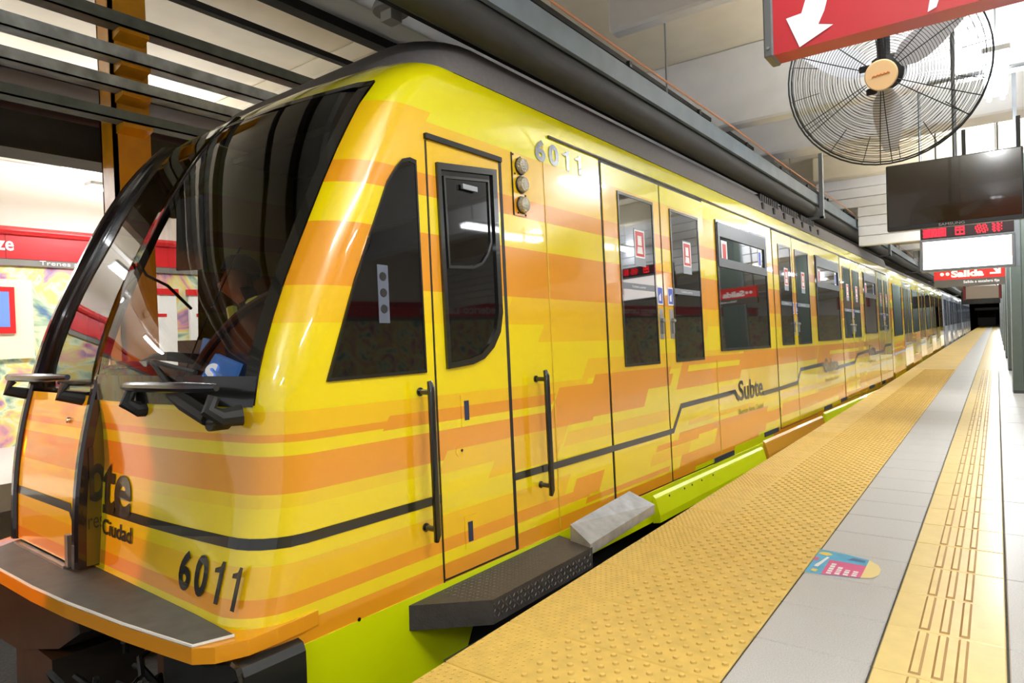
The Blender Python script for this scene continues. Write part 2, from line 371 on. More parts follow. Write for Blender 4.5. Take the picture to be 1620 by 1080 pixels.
# roof fairing
rf = MB()
def roofring(t):                  # t 0..1 outline inset going up
    z = 2.57 + [0, 0.07, 0.13, 0.185, 0.215, 0.225][t]; ins = [0.005, 0.012, 0.025, 0.05, 0.1, 0.2][t]; yf = [1.0, 1.05, 1.1, 1.17, 1.25, 1.4][t]
    x0 = xs(2.57) - ins + 0.01; r = 0.3; o = []
    for k in range(7):
        th = k / 6 * pi / 2; o.append(Vector((x0 - r + r * sin(th), yf + r - r * cos(th), z)))
    o.append(Vector((x0, YEND, z)))
    return [mir(v) for v in o[::-1]] + o
rr = [roofring(t) for t in range(6)]; n = len(rr[0])
rf.add([v for q in rr for v in q], [(i * n + k, i * n + k + 1, (i + 1) * n + k + 1, (i + 1) * n + k) for i in range(5) for k in range(n - 1)] + [tuple(5 * n + k for k in range(n))])
rf.build('roof_fairing', ROOF, car, smooth=True)
g = MB(); gr = mat('vent_grille', '2c2927', 0.7)
for y0 in (6.3, 7.15, 8.0):
    q = MB()
    for k in range(9): q.box(-0.20, -0.13, y0 + 0.08 * k, y0 + 0.08 * k + 0.05, 2.70, 2.78)
    q.build('roof_grille', gr, car)
for k in range(7):
    q = MB(); q.box(-0.125, -0.105, 6.3 + 0.42 * k, 6.36 + 0.42 * k, 2.61, 2.68); q.build('roof_clip', gr, car)
# floor and under-frame, bulkheads
q = MB(); q.box(-W + 0.05, -0.05, 0.35, YEND, -0.06, 0.02); q.box(-W + 0.3, -0.3, 0.6, YEND, -0.75, -0.06); q.build('underframe', mat('underframe_black', '171513', 0.8), car)
q = MB(); q.box(-W + 0.06, -0.16, 1.75, 1.80, 0.02, 2.45); q.build('cab_bulkhead', mat('cab_dark', '4a4743', 0.8), car)
q = MB(); q.box(-W + 0.1, -0.1, YEND - 0.03, YEND, 0.02, 2.5); q.build('rear_wall', DGREY, car)
q = MB(); q.box(-W + 0.2, -0.2, 1.2, 1.75, 2.44, 2.48); q.build('cab_lining', MATS['cab_dark'], car)
q = MB(); q.prism([(-0.10, 0.5, 1.0), (-0.10, 1.75, 1.0), (-0.12, 1.75, 2.4), (-0.12, 1.1, 2.4), (-0.10, 0.62, 1.7)], [(-0.085, 0.5, 1.0), (-0.085, 1.75, 1.0), (-0.105, 1.75, 2.4), (-0.105, 1.1, 2.4), (-0.085, 0.62, 1.7)]); q.build('cab_side_lining', MATS['cab_dark'], car)
# windscreen panes: right pane, door pane, left pane
XF, XF2 = -1.26, -2.10
def pane(name, s0, s1, off, zs0, zs1, mirror=False, n=8):
    q = MB(); zz = [zs0 + (zs1 - zs0) * k / 14 for k in range(15)]; cc = [s0 + (s1 - s0) * k / n for k in range(n + 1)]
    f = (lambda s, z: mir(skin(s, z, off))) if mirror else (lambda s, z: skin(s, z, off))
    q.add(*grid(cc, zz, f)); return q.build(name, WGL, car, smooth=True)
pane('windscreen', -1.06, S_EDGE - 0.012, 0.006, ZB + 0.01, ZT - 0.005)
q = MB(); zz = [1.02 + 1.4 * k / 14 for k in range(15)]
q.add(*grid([XF2 + 0.02, XF - 0.02], zz, lambda x, z: Vector((x, front(x, z) - 0.02, z)))); q.build('door_windscreen', WGL, car, smooth=True)
# black border of the right pane
def strip(name, pts, wdt, m, d=0.012):
    q = MB(); vs = []; fs = []
    for (s0, z0, s1, z1) in pts: vs += [skin(s0, z0, d), skin(s1, z1, d)]
    for k in range(len(pts) - 1): fs.append((2 * k, 2 * k + 2, 2 * k + 3, 2 * k + 1))
    q.add(vs, fs); return q.build(name, m, car, smooth=True)
zz = [ZB + (ZT - ZB) * k / 20 for k in range(21)]
q = MB(); q.add(*grid([XF2 + 0.02, XF2 + 0.05], [1.02 + 1.4 * k / 14 for k in range(15)], lambda x, z: Vector((x, front(x, z) - 0.03, z)))); q.build('pane_border', FIN, car, smooth=True)
strip('windscreen_border', [(S_EDGE - 0.055, z, S_EDGE + 0.002, z) for z in zz], 0, BLK)
strip('windscreen_border', [(s, ZB - 0.005, s, 1.10) for s in (-1.06, -0.8, -0.5, -0.25, 0, 0.04, S_EDGE)], 0, BLK)
strip('windscreen_border', [(s, ZT - 0.03, s, ZT + 0.003) for s in (-1.06, -0.5, 0, 0.04, S_EDGE)], 0, BLK)
# fins
FP = smooth_table([(0.22, -0.055), (0.54, -0.045), (0.79, -0.015), (1.08, 0.05), (1.37, 0.14), (1.65, 0.26), (1.95, 0.40), (2.24, 0.575), (2.43, 0.73), (2.50, 0.80)])
for x in (XF, XF2):
    q = MB(); zs = [0.23 + (2.47 - 0.23) * k / 26 for k in range(27)]
    prof = lambda z: (FP(z), front(x, z) + 0.025)
    vs = []; fs = []
    for z in zs:
        a, b = prof(z)
        vs += [(x - 0.027, a + 0.012, z), (x - 0.015, a, z), (x + 0.015, a, z), (x + 0.027, a + 0.012, z), (x + 0.027, max(b, a + 0.03), z), (x - 0.027, max(b, a + 0.03), z)]
    for i in range(26):
        for k in range(6): fs.append((i * 6 + k, i * 6 + (k + 1) % 6, (i + 1) * 6 + (k + 1) % 6, (i + 1) * 6 + k))
    fs += [tuple(range(6)), tuple(26 * 6 + k for k in range(6))]
    q.add(vs, fs); q.build('windscreen_fin', FIN, car, smooth=True)
# end door panel between the fins
q = MB(); zs = [0.235 + 0.765 * k / 10 for k in range(11)]
dpf = lambda z: FP(z) + 0.02
q.add(*grid([XF2 + 0.03, XF - 0.045], zs, lambda x, z: Vector((x, dpf(z), z))))
q.add(*grid([0, 1], zs, lambda c, z: Vector((XF - 0.045, dpf(z) + 0.07 * c, z))))
dp = q.build('end_door', LIV, car, smooth=True)
q = MB(); q.box(XF2 + 0.03, XF - 0.04, 0.09, 0.2, 0.99, 1.06); q.build('door_sill', BLK, dp)
q = MB(); q.box(XF - 0.10, XF - 0.065, dpf(0.3) - 0.02, dpf(0.3) + 0.03, 0.225, 0.37); q.build('hinge', STEEL, dp)
q = MB(); q.lathe([(0.014, 0), (0.014, 0.012), (0.008, 0.014)], 12, Matrix.Translation((-1.49, dpf(0.88), 0.88)) @ Matrix.Rotation(pi / 2, 4, 'X')); q.build('lock', CHROME, dp)
# stripe: black line as a decal
STR = mat('black_vinyl', '1b1a12', 0.3, coat=0.8)
def zstripe(s): return 0.49
q = MB(); vs = []; ss = [-1.0, -0.6, -0.3, 0, 0.05, 0.1, 0.15, 0.2, 0.25, pi / 2 * RC, 0.9, 1.9]
for s in ss: vs += [skin(s, 0.468, 0.003), skin(s, 0.508, 0.003)]
q.add(vs, [(2 * k, 2 * k + 2, 2 * k + 3, 2 * k + 1) for k in range(len(ss) - 1)])
def sline(q, pts, hw=0.02, d=0.0078):
    P_ = [Vector((y, z)) for y, z in pts]; L_ = []; R_ = []
    for i, p in enumerate(P_):
        a = (P_[i] - P_[i - 1]).normalized() if i else None; b = (P_[i + 1] - P_[i]).normalized() if i < len(P_) - 1 else None
        t = ((a or b) + (b or a)).normalized(); nn = Vector((-t.y, t.x)); k = hw / max(0.4, nn.dot(Vector((-(b or a).y, (b or a).x))))
        L_.append(p + nn * k); R_.append(p - nn * k)
    vs = []
    for l, r in zip(L_, R_): vs += [side(l.x, l.y, d), side(r.x, r.y, d)]
    q.add(vs, [(2 * k, 2 * k + 2, 2 * k + 3, 2 * k + 1) for k in range(len(pts) - 1)])
sline(q, [(1.85, 0.488), (3.0, 0.488), (3.45, 0.488), (3.60, 0.49), (3.77, 0.665), (5.02, 0.685), (5.12, 0.60)]); sline(q, [(5.86, 0.605), (6.5, 0.612), (7.2, 0.63), (7.38, 0.78), (8.55, 0.80), (8.66, 0.70)], 0.022)
sline(q, [(9.46, 0.715), (10.7, 0.735), (10.95, 0.86), (12.0, 0.89), (12.1, 0.82)], 0.024); sline(q, [(12.65, 0.83), (13.6, 0.85), (13.8, 0.95), (14.6, 0.96)], 0.024)
q.add([Vector((x, dpf(z) - 0.003, z)) for x, z in ((-2.06, 0.47), (-1.36, 0.47), (-1.325, 0.43), (-1.325, 0.46), (-1.35, 0.51), (-2.06, 0.51))], [(0, 1, 2, 3, 4, 5)])
q.build('black_line', STR, car)
# lettering
fr = lambda x0, z0: (lambda u, v: Vector((x0 + u, front(x0 + u, z0 + v) - 0.004, z0 + v)))
sd = lambda y0, z0, d=0.004: (lambda u, v: side(y0 + u, z0 + v, d))
ONE = [(0.028, 0), (0.053, 0), (0.053, 0.15), (0.036, 0.15), (0.028, 0.13), (0.0, 0.12), (0.0, 0.105), (0.028, 0.108)]
def number(fn, sx, sy, name):
    for i, ch in enumerate('60'): text_on(name, ch, 0.2, (lambda u, v, i=i: fn(i * 0.125 * sx + u, v)), BLK, car, bold=0.007, fit=(0.095 * sx, 0.155 * sy))
    for i in (0, 1):
        q = MB(); q.add([fn((0.262 + i * 0.125 + x * 1.15) * sx, z * sy) for x, z in ONE], [(0, 1, 2, 3, 4, 5, 6, 7)]); q.build(name, BLK, car, fix=False)
number(fr(-0.50, 0.275), 0.92, 0.97, 'number_lettering'); number(sd(1.92, 2.25), 1.12, 0.83, 'number_lettering')
GLO = mat('logo_vinyl', '2a261c', 0.3, coat=0.8)
text_on('logo_lettering', 'te', 0.3, fr(-1.22, 0.475), GLO, car, bold=0.008, fit=(0.29, 0.225))
text_on('city_lettering', 'Ciudad', 0.1, fr(-1.21, 0.375), GLO, car, bold=0.002, fit=(0.30, 0.07))
q = MB(); q.add(*grid([0, 1], [0.235 + 0.75 * k / 10 for k in range(11)], lambda c, z: Vector((XF + 0.0285, FP(z) + 0.045 + c * max(0.01, front(XF + 0.03, z) - FP(z) - 0.044), z)))); q.build('fin_side_panel', mat('shaded_vinyl', '6b560c', 0.3, coat=0.3), car, smooth=True, fix=False)  # darker than the livery: shade on the fin's side is put into this colour
fs_ = lambda y0, z0: (lambda u, v: Vector((XF + 0.031, y0 + u, z0 + v)))
text_on('logo_lettering', 'b', 0.3, fs_(0.008, 0.52), GLO, car, bold=0.006, fit=(0.07, 0.25)); text_on('city_lettering', 'res', 0.1, fs_(0.0, 0.40), GLO, car, fit=(0.065, 0.05))
for y0, z0, wd in ((5.13, 0.585, 0.74), (8.66, 0.675, 0.82), (12.08, 0.80, 0.6)):
    text_on('logo_lettering', 'Subte', 0.3, sd(y0, z0), GLO, car, bold=0.006, fit=(wd, 0.195))
    text_on('city_lettering', 'Buenos Aires Ciudad', 0.1, sd(y0 - 0.02, z0 - 0.125), mat('city_vinyl', '7a6a2a', 0.4), car, fit=(wd, 0.05))
# shelf below the windscreen with lip
outer = [(-0.002, 0.34), (0.004, 0.28), (0.01, 0.16), (0.01, 0.05), (-0.03, -0.05), (-0.09, -0.10), (-0.28, -0.13), (-0.48, -0.16), (-0.9, -0.205), (-1.22, -0.225), (-1.66, -0.235), (-2.0, -0.2), (-2.2, -0.12), (-2.3, 0.05), (-2.3, 0.28)]
q = MB(); q.prism([(x, y, 0.15) for x, y in outer] , [(x, y, 0.205) for x, y in outer]); q.build('front_lip', mat('lip_amber', ORA, 0.3, coat=0.8), car)
mat_o = [(x, y + 0.006) for x, y in outer if -W + 0.06 < x < -0.04 and y < 0.0]
q = MB(); q.prism([(x, y, 0.204) for x, y in mat_o] + [(-W + 0.06, 0.1, 0.204), (-0.05, 0.03, 0.204)], [(x, y, 0.214) for x, y in mat_o] + [(-W + 0.06, 0.1, 0.214), (-0.05, 0.03, 0.214)])
q.build('step_mat', mat('ribbed_rubber_mat', '55544d', 0.55, noise=0.2, nscale=12), car)
q = MB(); q.tube([(-0.05, 0.03, 0.211)] + [(x, y - 0.002, 0.211) for x, y in mat_o], 0.006, 6); q.build('mat_edging', mat('white_edging', 'dedad2', 0.5), car)
q = MB(); q.box(-2.05, -1.36, -0.06, -0.035, 0.214, 0.226); q.build('threshold', ALU, car)
# black skirt panel under the corner
pts = [(-0.52, -0.4), (-0.52, 0.115), (-0.42, 0.098), (-0.30, 0.085), (-0.18, 0.09), (-0.08, 0.115), (0.0, 0.135), (0.03, 0.128), (0.045, 0.10), (0.048, 0.04), (0.048, -0.4)]
q = MB(); q.prism([(x, 0.0, z) for x, z in pts], [(x, 0.25, z) for x, z in pts]); q.build('corner_skirt', mat('moulded_plastic', '1d1f1e', 0.35, coat=0.5), car, smooth=False)
q = MB(); q.tube([(x, -0.004, z) for x, z in pts[1:]], 0.012, 6); q.lathe([(0.012, 0), (0.012, 0.02)], 10, Matrix.Translation((0.01, -0.0, 0.07)) @ Matrix.Rotation(pi / 2, 4, 'X')); q.build('skirt_rim', BLK, car, smooth=True)
# lower lime skirt and sill
lo_ = [(0.17, 0.1), (0.17, -0.42), (1.02, -0.42), (1.12, -0.36), (1.22, -0.16), (1.35, -0.12), (YEND, -0.12), (YEND, 0.1)]
q = MB(); q.prism([(0.001, y, z) for y, z in lo_], [(-0.05, y, z) for y, z in lo_])
q.build('lime_skirt', mat('lime_vinyl', LIM, 0.35, coat=0.25), car)
for y0, y1, zt, m in ((3.2, 5.72, 0.05, 'lime_vinyl'), (5.78, 8.3, 0.10, 'amber_sill'), (8.4, 14.6, 0.13, 'lime_vinyl')):
    mm = MATS.get(m) or mat(m, 'e0a030', 0.3, coat=0.8)
    sec = [(0.0, zt + 0.02), (0.022, zt), (0.055, zt - 0.12), (0.055, zt - 0.17), (0.0, zt - 0.18)]
    q = MB(); q.prism([(x, y0, z) for x, z in sec], [(x, y1, z) for x, z in sec]); q.build('side_sill', mm, car)
for y0, y1, z0, z1 in ((4.40, 4.92, 0.105, 0.15), (5.85, 6.35, 0.15, 0.195), (8.5, 8.95, 0.17, 0.22), (9.55, 10.0, 0.19, 0.24), (11.9, 12.4, 0.22, 0.27), (13.2, 13.6, 0.22, 0.28)):
    q = MB(); sbox(q, y0, y1, z0, z1, -0.01, 0.006); q.build('sill_slot', mat('slot_dark', '1c2130', 0.7), car)
q = MB()
for y in (3.42, 3.7, 3.85, 4.05, 4.3): q.lathe([(0.008, 0), (0.008, 0.004)], 8, Matrix.Translation((0.028, y, 0.03)) @ Matrix.Rotation(pi / 2, 4, 'Y'))
q.build('sill_bolts', MBK, car)
q = MB(); q.lathe([(0.008, 0), (0.008, 0.003)], 10, Matrix.Translation((0.0, 0.53, 0.105)) @ Matrix.Rotation(pi / 2, 4, 'Y')); q.build('side_hole', BLK, car)
# cab side window
cw = [(0.42, 1.067), (0.97, 1.075), (0.96, 2.05), (0.92, 2.055), (0.875, 2.04), (0.84, 2.005), (0.78, 1.925), (0.58, 1.484)]
q = MB(); spoly(q, cw, 0.001, 0.006); cwin = q.build('cab_side_window', DGL, car)
ctr = (0.78, 1.5); q = MB(); sring(q, cw, [(y + (ctr[0] - y) * 0.05, z + (ctr[1] - z) * 0.035) for y, z in cw], 0.001, 0.009); q.build('window_seal', BLK, cwin)
q = MB(); sbox(q, 0.70, 0.76, 1.30, 1.55, 0.006, 0.007)
q.build('switch_plate', mat('switch_plate_grey', '5a6070', 0.4), cwin)
q = MB()
for z in (1.36, 1.43, 1.50): q.lathe([(0.02, 0), (0.018, 0.003)], 10, Matrix.Translation(side(0.73, z, 0.007)) @ Matrix.Rotation(pi / 2, 4, 'Y'))
q.build('switch', MBK, cwin)
# cab door
q = MB(); sbox(q, 1.035, 1.585, 0.115, 2.165, -0.01, 0.004, 0.012); cd = q.build('cab_door', LIV, car)
q = MB(); sbox(q, 1.57, 1.594, 0.11, 2.17, 0.0, 0.006); sbox(q, 1.025, 1.033, 0.10, 2.16, 0.0, 0.003); sbox(q, 1.03, 1.594, 0.105, 0.113, 0.0, 0.003); q.build('door_seal', RUB, cd)
q = MB(); sbox(q, 1.02, 1.585, 2.165, 2.19, 0.0, 0.02); q.build('drip_rail', RUB, cd)
dw = [(1.10, 1.085), (1.28, 1.10), (1.37, 1.125), (1.45, 1.18), (1.51, 1.26), (1.535, 1.36), (1.535, 2.115), (1.085, 2.065)]
dwi = [(1.125, 1.115), (1.27, 1.13), (1.35, 1.15), (1.42, 1.20), (1.475, 1.275), (1.5, 1.37), (1.5, 2.08), (1.11, 2.035)]
q = MB(); spoly(q, dwi, 0.003, 0.008); dwn = q.build('door_window', DGL, cd)
q = MB(); sring(q, dw, dwi, 0.003, 0.02); q.build('window_frame', BLK, dwn)
hp = [(1.14, 1.565), (1.32, 1.575), (1.39, 1.60), (1.44, 1.65), (1.475, 1.72), (1.475, 2.05), (1.13, 2.01)]
hc = (1.31, 1.83); q = MB(); sring(q, hp, [(y + (hc[0] - y) * 0.07, z + (hc[1] - z) * 0.06) for y, z in hp], 0.008, 0.016); q.build('hopper_frame', BLK, dwn)
q = MB(); sbox(q, 1.25, 1.36, 1.965, 1.99, 0.016, 0.03); q.build('hopper_latch', STEEL, dwn)
for y0, z0, z1 in ((1.19, 0.80, 0.955), (1.18, 0.215, 0.37)):
    q = MB(); sbox(q, y0, y0 + 0.085, z0, z1, 0.003, 0.007); e = q.build('handle_plate', LIV, cd)
    q = MB(); sbox(q, y0 + 0.022, y0 + 0.055, z0 + 0.03, z1 - 0.03, 0.005, 0.009); q.build('handle_recess', mat('recess_blue', '232c4c', 0.4), e)
q = MB(); q.lathe([(0.03, 0), (0.03, 0.004), (0.0, 0.005)], 18, Matrix.Translation(side(1.17, 0.69, 0.003)) @ Matrix.Rotation(pi / 2, 4, 'Y')); e = q.build('lock_plate', LIV, cd)
q = MB(); q.lathe([(0.007, 0), (0.007, 0.003)], 10, Matrix.Translation(side(1.18, 0.69, 0.008)) @ Matrix.Rotation(pi / 2, 4, 'Y')); q.build('keyhole', MBK, e)
# grab rails beside the cab door
for y0, z0, z1 in ((0.925, 0.33, 1.04), (1.825, 0.355, 1.045)):
    q = MB(); zz = [z0, z0 + 0.03, (z0 + z1) / 2, z1 - 0.2, z1 - 0.03, z1]
    q.tube([side(y0 - 0.01, z, 0.075 + (0.008 if 0 < k < 5 else 0)) for k, z in enumerate(zz)], [0.012, 0.017, 0.017, 0.017, 0.017, 0.012], 12)
    for z in (z0 + 0.05, z1 - 0.05): q.tube([side(y0, z, 0.0), side(y0, z, 0.075)], 0.013, 10); q.lathe([(0.02, 0), (0.02, 0.006)], 12, Matrix.Translation(side(y0, z, 0.0)) @ Matrix.Rotation(pi / 2, 4, 'Y'))
    q.build('grab_rail', BLK, car, smooth=True)
# marker lamps
q = MB(); sbox(q, 1.695, 1.805, 1.90, 2.245, 0.0, 0.006); lp = q.build('lamp_plate', LIV, car)
q = MB(); sbox(q, 1.688, 1.695, 1.90, 2.245, 0.0, 0.005); q.build('plate_edge', RUB, lp)
for z in (2.178, 2.075, 1.962):
    M_ = Matrix.Translation(side(1.76, z, 0.006)) @ Matrix.Rotation(pi / 2, 4, 'Y')
    q = MB(); q.lathe([(0.044, 0), (0.044, 0.022), (0.038, 0.034), (0.02, 0.04)], 14, M_); l = q.build('marker_lamp', mat('ribbed_lens', 'b8b2a0', 0.08, metal=0.6, bump=1.0, bscale=90), lp, smooth=True)
    q = MB(); q.tube([M_ @ Vector((0.046 * cos(a), 0.046 * sin(a), 0.006)) for a in [2 * pi * k / 18 for k in range(18)]], 0.004, 6, closed=True); q.build('lamp_bezel', BLK, l)
q = MB()
for dy, z in ((-0.055, 2.235), (0.01, 2.23), (-0.045, 2.13), (0.045, 2.02), (-0.03, 1.915), (0.04, 1.91)): q.lathe([(0.006, 0), (0.005, 0.004)], 8, Matrix.Translation(side(1.755 + dy, z, 0.006)) @ Matrix.Rotation(pi / 2, 4, 'Y'))
q.build('plate_screws', MBK, lp)
# gutter line
q = MB(); q.tube([side(y, 2.415, 0.006) for y in (2.06, 6, 10, 14.4)], 0.009, 6); q.build('gutter', BLK, car)
for a in ((1.995, 2.003, 0.12, 2.36), (4.60, 4.606, 0.16, 1.0)): q = MB(); sbox(q, *a, -0.004, 0.0035); q.build('panel_seam', mat('seam', 'd8b020', 0.3), car)

PGL = mat('pale_tinted_glass', '8693ad', 0.15, coat=0.6)
STK = mat('sticker_grey', '8f98a4', 0.4); STR_R = mat('sticker_red', 'c2252c', 0.4); STB = mat('sticker_blue', '3d55c4', 0.4); STW = mat('sticker_white', 'f0f0f0', 0.4)
def leaf(root, y0, y1, wy0, wy1, z0, z1, wz0, wz1, m, detail, right):
    q = MB(); sbox(q, y0, y1, z0, z1, -0.006, 0.006, 0.008); d = q.build('door_leaf', m, root)
    q = MB(); sbox(q, wy0, wy1, wz0, wz1, 0.003, 0.009, 0.012); wn = q.build('door_window', DGL if m is LIV else PGL, d)
    o = [(wy0, wz0), (wy1, wz0), (wy1, wz1), (wy0, wz1)]; i = [(wy0 + 0.02, wz0 + 0.02), (wy1 - 0.02, wz0 + 0.02), (wy1 - 0.02, wz1 - 0.02), (wy0 + 0.02, wz1 - 0.02)]
    q = MB(); sring(q, o, i, 0.006, 0.013); q.build('window_seal', BLK, wn)
    if detail:
        mid = (wy0 + wy1) / 2 + (0.03 if not right else 0.02)
        q = MB(); sbox(q, mid - 0.085, mid + 0.085, 1.73, 2.0, 0.009, 0.0105); sk = q.build('door_sticker', STK, d)
        q = MB(); sbox(q, mid - 0.07, mid + 0.07, 1.80, 1.985, 0.0105, 0.0115); q.build('sticker_panel', STR_R, sk)
        q = MB(); sring(q, *[[(mid - a, 1.89 - b), (mid + a, 1.89 - b), (mid + a, 1.89 + b), (mid - a, 1.89 + b)] for a, b in ((0.076, 0.1), (0.066, 0.09))], 0.0105, 0.0118)
        spoly(q, [(mid - 0.045, 1.82), (mid + 0.045, 1.82), (mid + 0.035, 1.87), (mid - 0.035, 1.87)], 0.0115, 0.0122); sbox(q, mid - 0.03, mid + 0.03, 1.88, 1.95, 0.0115, 0.0122)
        q.build('sticker_pictogram', STW, sk)
        q = MB(); sbox(q, wy0 + 0.03, wy1 - 0.03, 1.555, 1.60, 0.009, 0.0105); sn = q.build('notice_strip', mat('notice_grey', '707884', 0.4), d)
        text_on('notice_lettering', 'Cuidado puertas', 0.03, sd(wy0 + 0.16, 1.566, 0.011), STW, sn, fit=((wy1 - wy0) * 0.38, 0.02))
        ey = y1 - 0.055 if not right else y0 + 0.11
        q = MB(); sbox(q, ey - 0.05, ey + 0.05, 1.46, 1.60, 0.006, 0.0075); b1 = q.build('blue_sticker', STB, d)
        q = MB(); sring(q, *[[(ey - a, 1.53 - b), (ey + a, 1.53 - b), (ey + a, 1.53 + b), (ey - a, 1.53 + b)] for a, b in ((0.05, 0.07), (0.04, 0.06))], 0.0075, 0.008)
        spoly(q, [(ey - 0.02, 1.49), (ey + 0.015, 1.49), (ey + 0.015, 1.55), (ey - 0.02, 1.53)], 0.0075, 0.0082); q.build('sticker_pictogram', STW, b1)
        q = MB(); sbox(q, ey - 0.032, ey + 0.032, 1.20, 1.43, 0.006, 0.010); hp_ = q.build('handle_plate', ALU, d)
        q = MB(); q.lathe([(0.02, 0), (0.018, 0.02), (0.01, 0.03)], 12, Matrix.Translation(side(ey, 1.34, 0.01)) @ Matrix.Rotation(pi / 2, 4, 'Y')); sbox(q, ey - 0.012, ey + 0.012, 1.24, 1.33, 0.01, 0.025); q.build('handle', STEEL, hp_)
    return d
def doorway(root, y0, ym, y1, w1, w2, z0, z1, wz0, wz1, m, detail):
    q = MB(); sbox(q, y0 - 0.02, y1 + 0.01, z0 - 0.01, z1 + 0.02, -0.01, 0.0015); q.build('door_surround', RUB, root)
    leaf(root, y0, ym - 0.012, w1[0], w1[1], z0, z1, wz0, wz1, m, detail, False); leaf(root, ym + 0.012, y1, w2[0], w2[1], z0, z1, wz0, wz1, m, detail, True)
def bay(root, y0, y1, z0, z1, m, detail, zs=1.93):
    q = MB(); sbox(q, y0, y1, z0, z1, 0.0, 0.007, 0.02); wn = q.build('side_window', DGL if m is LIV else PGL, root)
    o = [(y0, z0), (y1, z0), (y1, z1), (y0, z1)]
    q = MB(); sring(q, o, [(y0 + 0.03, z0 + 0.025), (y1 - 0.03, z0 + 0.025), (y1 - 0.03, z1 - 0.03), (y0 + 0.03, z1 - 0.03)], 0.004, 0.014); q.build('window_frame', BLK, wn)
    if detail:
        u = mat('hopper_grey', '4a4e54', 0.35, metal=0.3)
        q = MB(); sring(q, [(y0 + 0.02, zs - 0.08), (y1 - 0.02, zs - 0.08), (y1 - 0.02, z1 - 0.02), (y0 + 0.02, z1 - 0.02)], [(y0 + 0.07, zs), (y1 - 0.09, zs), (y1 - 0.09, z1 - 0.15), (y0 + 0.07, z1 - 0.15)], 0.007, 0.02); q.build('hopper_frame', u, wn)
        q = MB(); sbox(q, y0 + 0.12, y0 + 0.27, 1.87, 2.1, 0.008, 0.010); sk = q.build('window_sticker', STW, wn)
        q = MB(); sbox(q, y0 + 0.15, y0 + 0.24, 1.93, 2.07, 0.010, 0.011); q.build('sticker_panel', STR_R, sk)
        q = MB(); sbox(q, y1 - 0.28, y1 - 0.18, 1.92, 2.12, 0.008, 0.010); sk = q.build('window_sticker', STW, wn)
        q = MB(); sbox(q, y1 - 0.265, y1 - 0.195, 1.95, 2.09, 0.010, 0.011); q.build('sticker_panel', STB, sk)
doorway(car, 2.67, 3.55, 4.42, (2.87, 3.42), (3.72, 4.30), 0.115, 2.385, 1.015, 2.23, LIV, True)
bay(car, 4.72, 6.20, 1.075, 2.28, LIV, True)
doorway(car, 6.46, 7.24, 8.12, (6.66, 7.16), (7.36, 7.99), 0.17, 2.39, 1.09, 2.26, LIV, True)
bay(car, 8.37, 9.80, 1.115, 2.28, LIV, True)
doorway(car, 9.93, 10.72, 11.55, (10.08, 10.66), (10.84, 11.38), 0.2, 2.39, 1.14, 2.26, LIV, True)
bay(car, 11.8, 13.02, 1.2, 2.29, LIV, True)
doorway(car, 13.18, 13.88, 14.52, (13.32, 13.74), (14.02, 14.38), 0.22, 2.39, 1.25, 2.27, LIV, True)
# wiper and the horizontal hand bars on the front
y_ = lambda z, d: FRONT(z) - d - 0.05
def hbar(x0, x1, z, d):
    q = MB(); pts = [(x0, y_(z, d - 0.03), z - 0.005)] + [(x0 + (x1 - x0) * k / 6, y_(z, d) - 0.01 * sin(pi * k / 6), z + 0.012 * k / 6) for k in range(1, 6)] + [(x1, y_(z, d - 0.03), z + 0.012)]
    q.tube(pts, [0.014, 0.02, 0.021, 0.021, 0.021, 0.02, 0.014], 10); b_ = q.build('front_handrail', mat('handrail_black_chrome', '55565a', 0.22, metal=0.8), car, smooth=True)
    for x in (x0 + 0.10 * (x1 - x0) / abs(x1 - x0), x1):
        q = MB(); q.tube([(x, y_(z, d - 0.02), z - 0.02), (x + 0.0, y_(z - 0.06, d - 0.01), z - 0.07), (x + 0.03, y_(z - 0.09, 0.06), z - 0.095), (x + 0.05, y_(z - 0.09, 0.0), z - 0.09)], [0.022, 0.03, 0.034, 0.04], 10); q.build('rail_bracket', MBK, b_, smooth=True)
hbar(-0.95, -0.17, 1.055, 0.11); hbar(-2.28, -1.42, 1.075, 0.17)
q = MB(); q.tube([(-0.22, y_(0.93, 0.0), 0.94), (-0.22, y_(0.93, 0.07), 0.94)], 0.035, 12); q.tube([(-0.22, y_(0.93, 0.07), 0.94), (-0.15, y_(0.93, 0.08), 0.945)], 0.01, 8)
q.tube([(-0.24, y_(0.94, 0.06), 0.95), (-0.40, y_(0.99, 0.07), 1.0), (-0.52, y_(1.02, 0.07), 1.035)], [0.03, 0.032, 0.024], 8)
q.tube([(-0.50, y_(1.02, 0.06), 1.03), (-0.78, y_(1.14, 0.05), 1.15)], 0.012, 6); wp = q.build('wiper', MBK, car, smooth=True)
q = MB(); q.tube([(-1.22, y_(1.12, 0.05), 1.13), (-0.78, y_(1.15, 0.045), 1.155), (-0.42, y_(1.12, 0.045), 1.115)], 0.011, 6); q.build('wiper_blade', RUB, wp)
q = MB(); q.box(-1.10, -0.80, y_(1.14, 0.07), y_(1.14, 0.05), 1.137, 1.16); q.build('wiper_bridge', STEEL, wp)
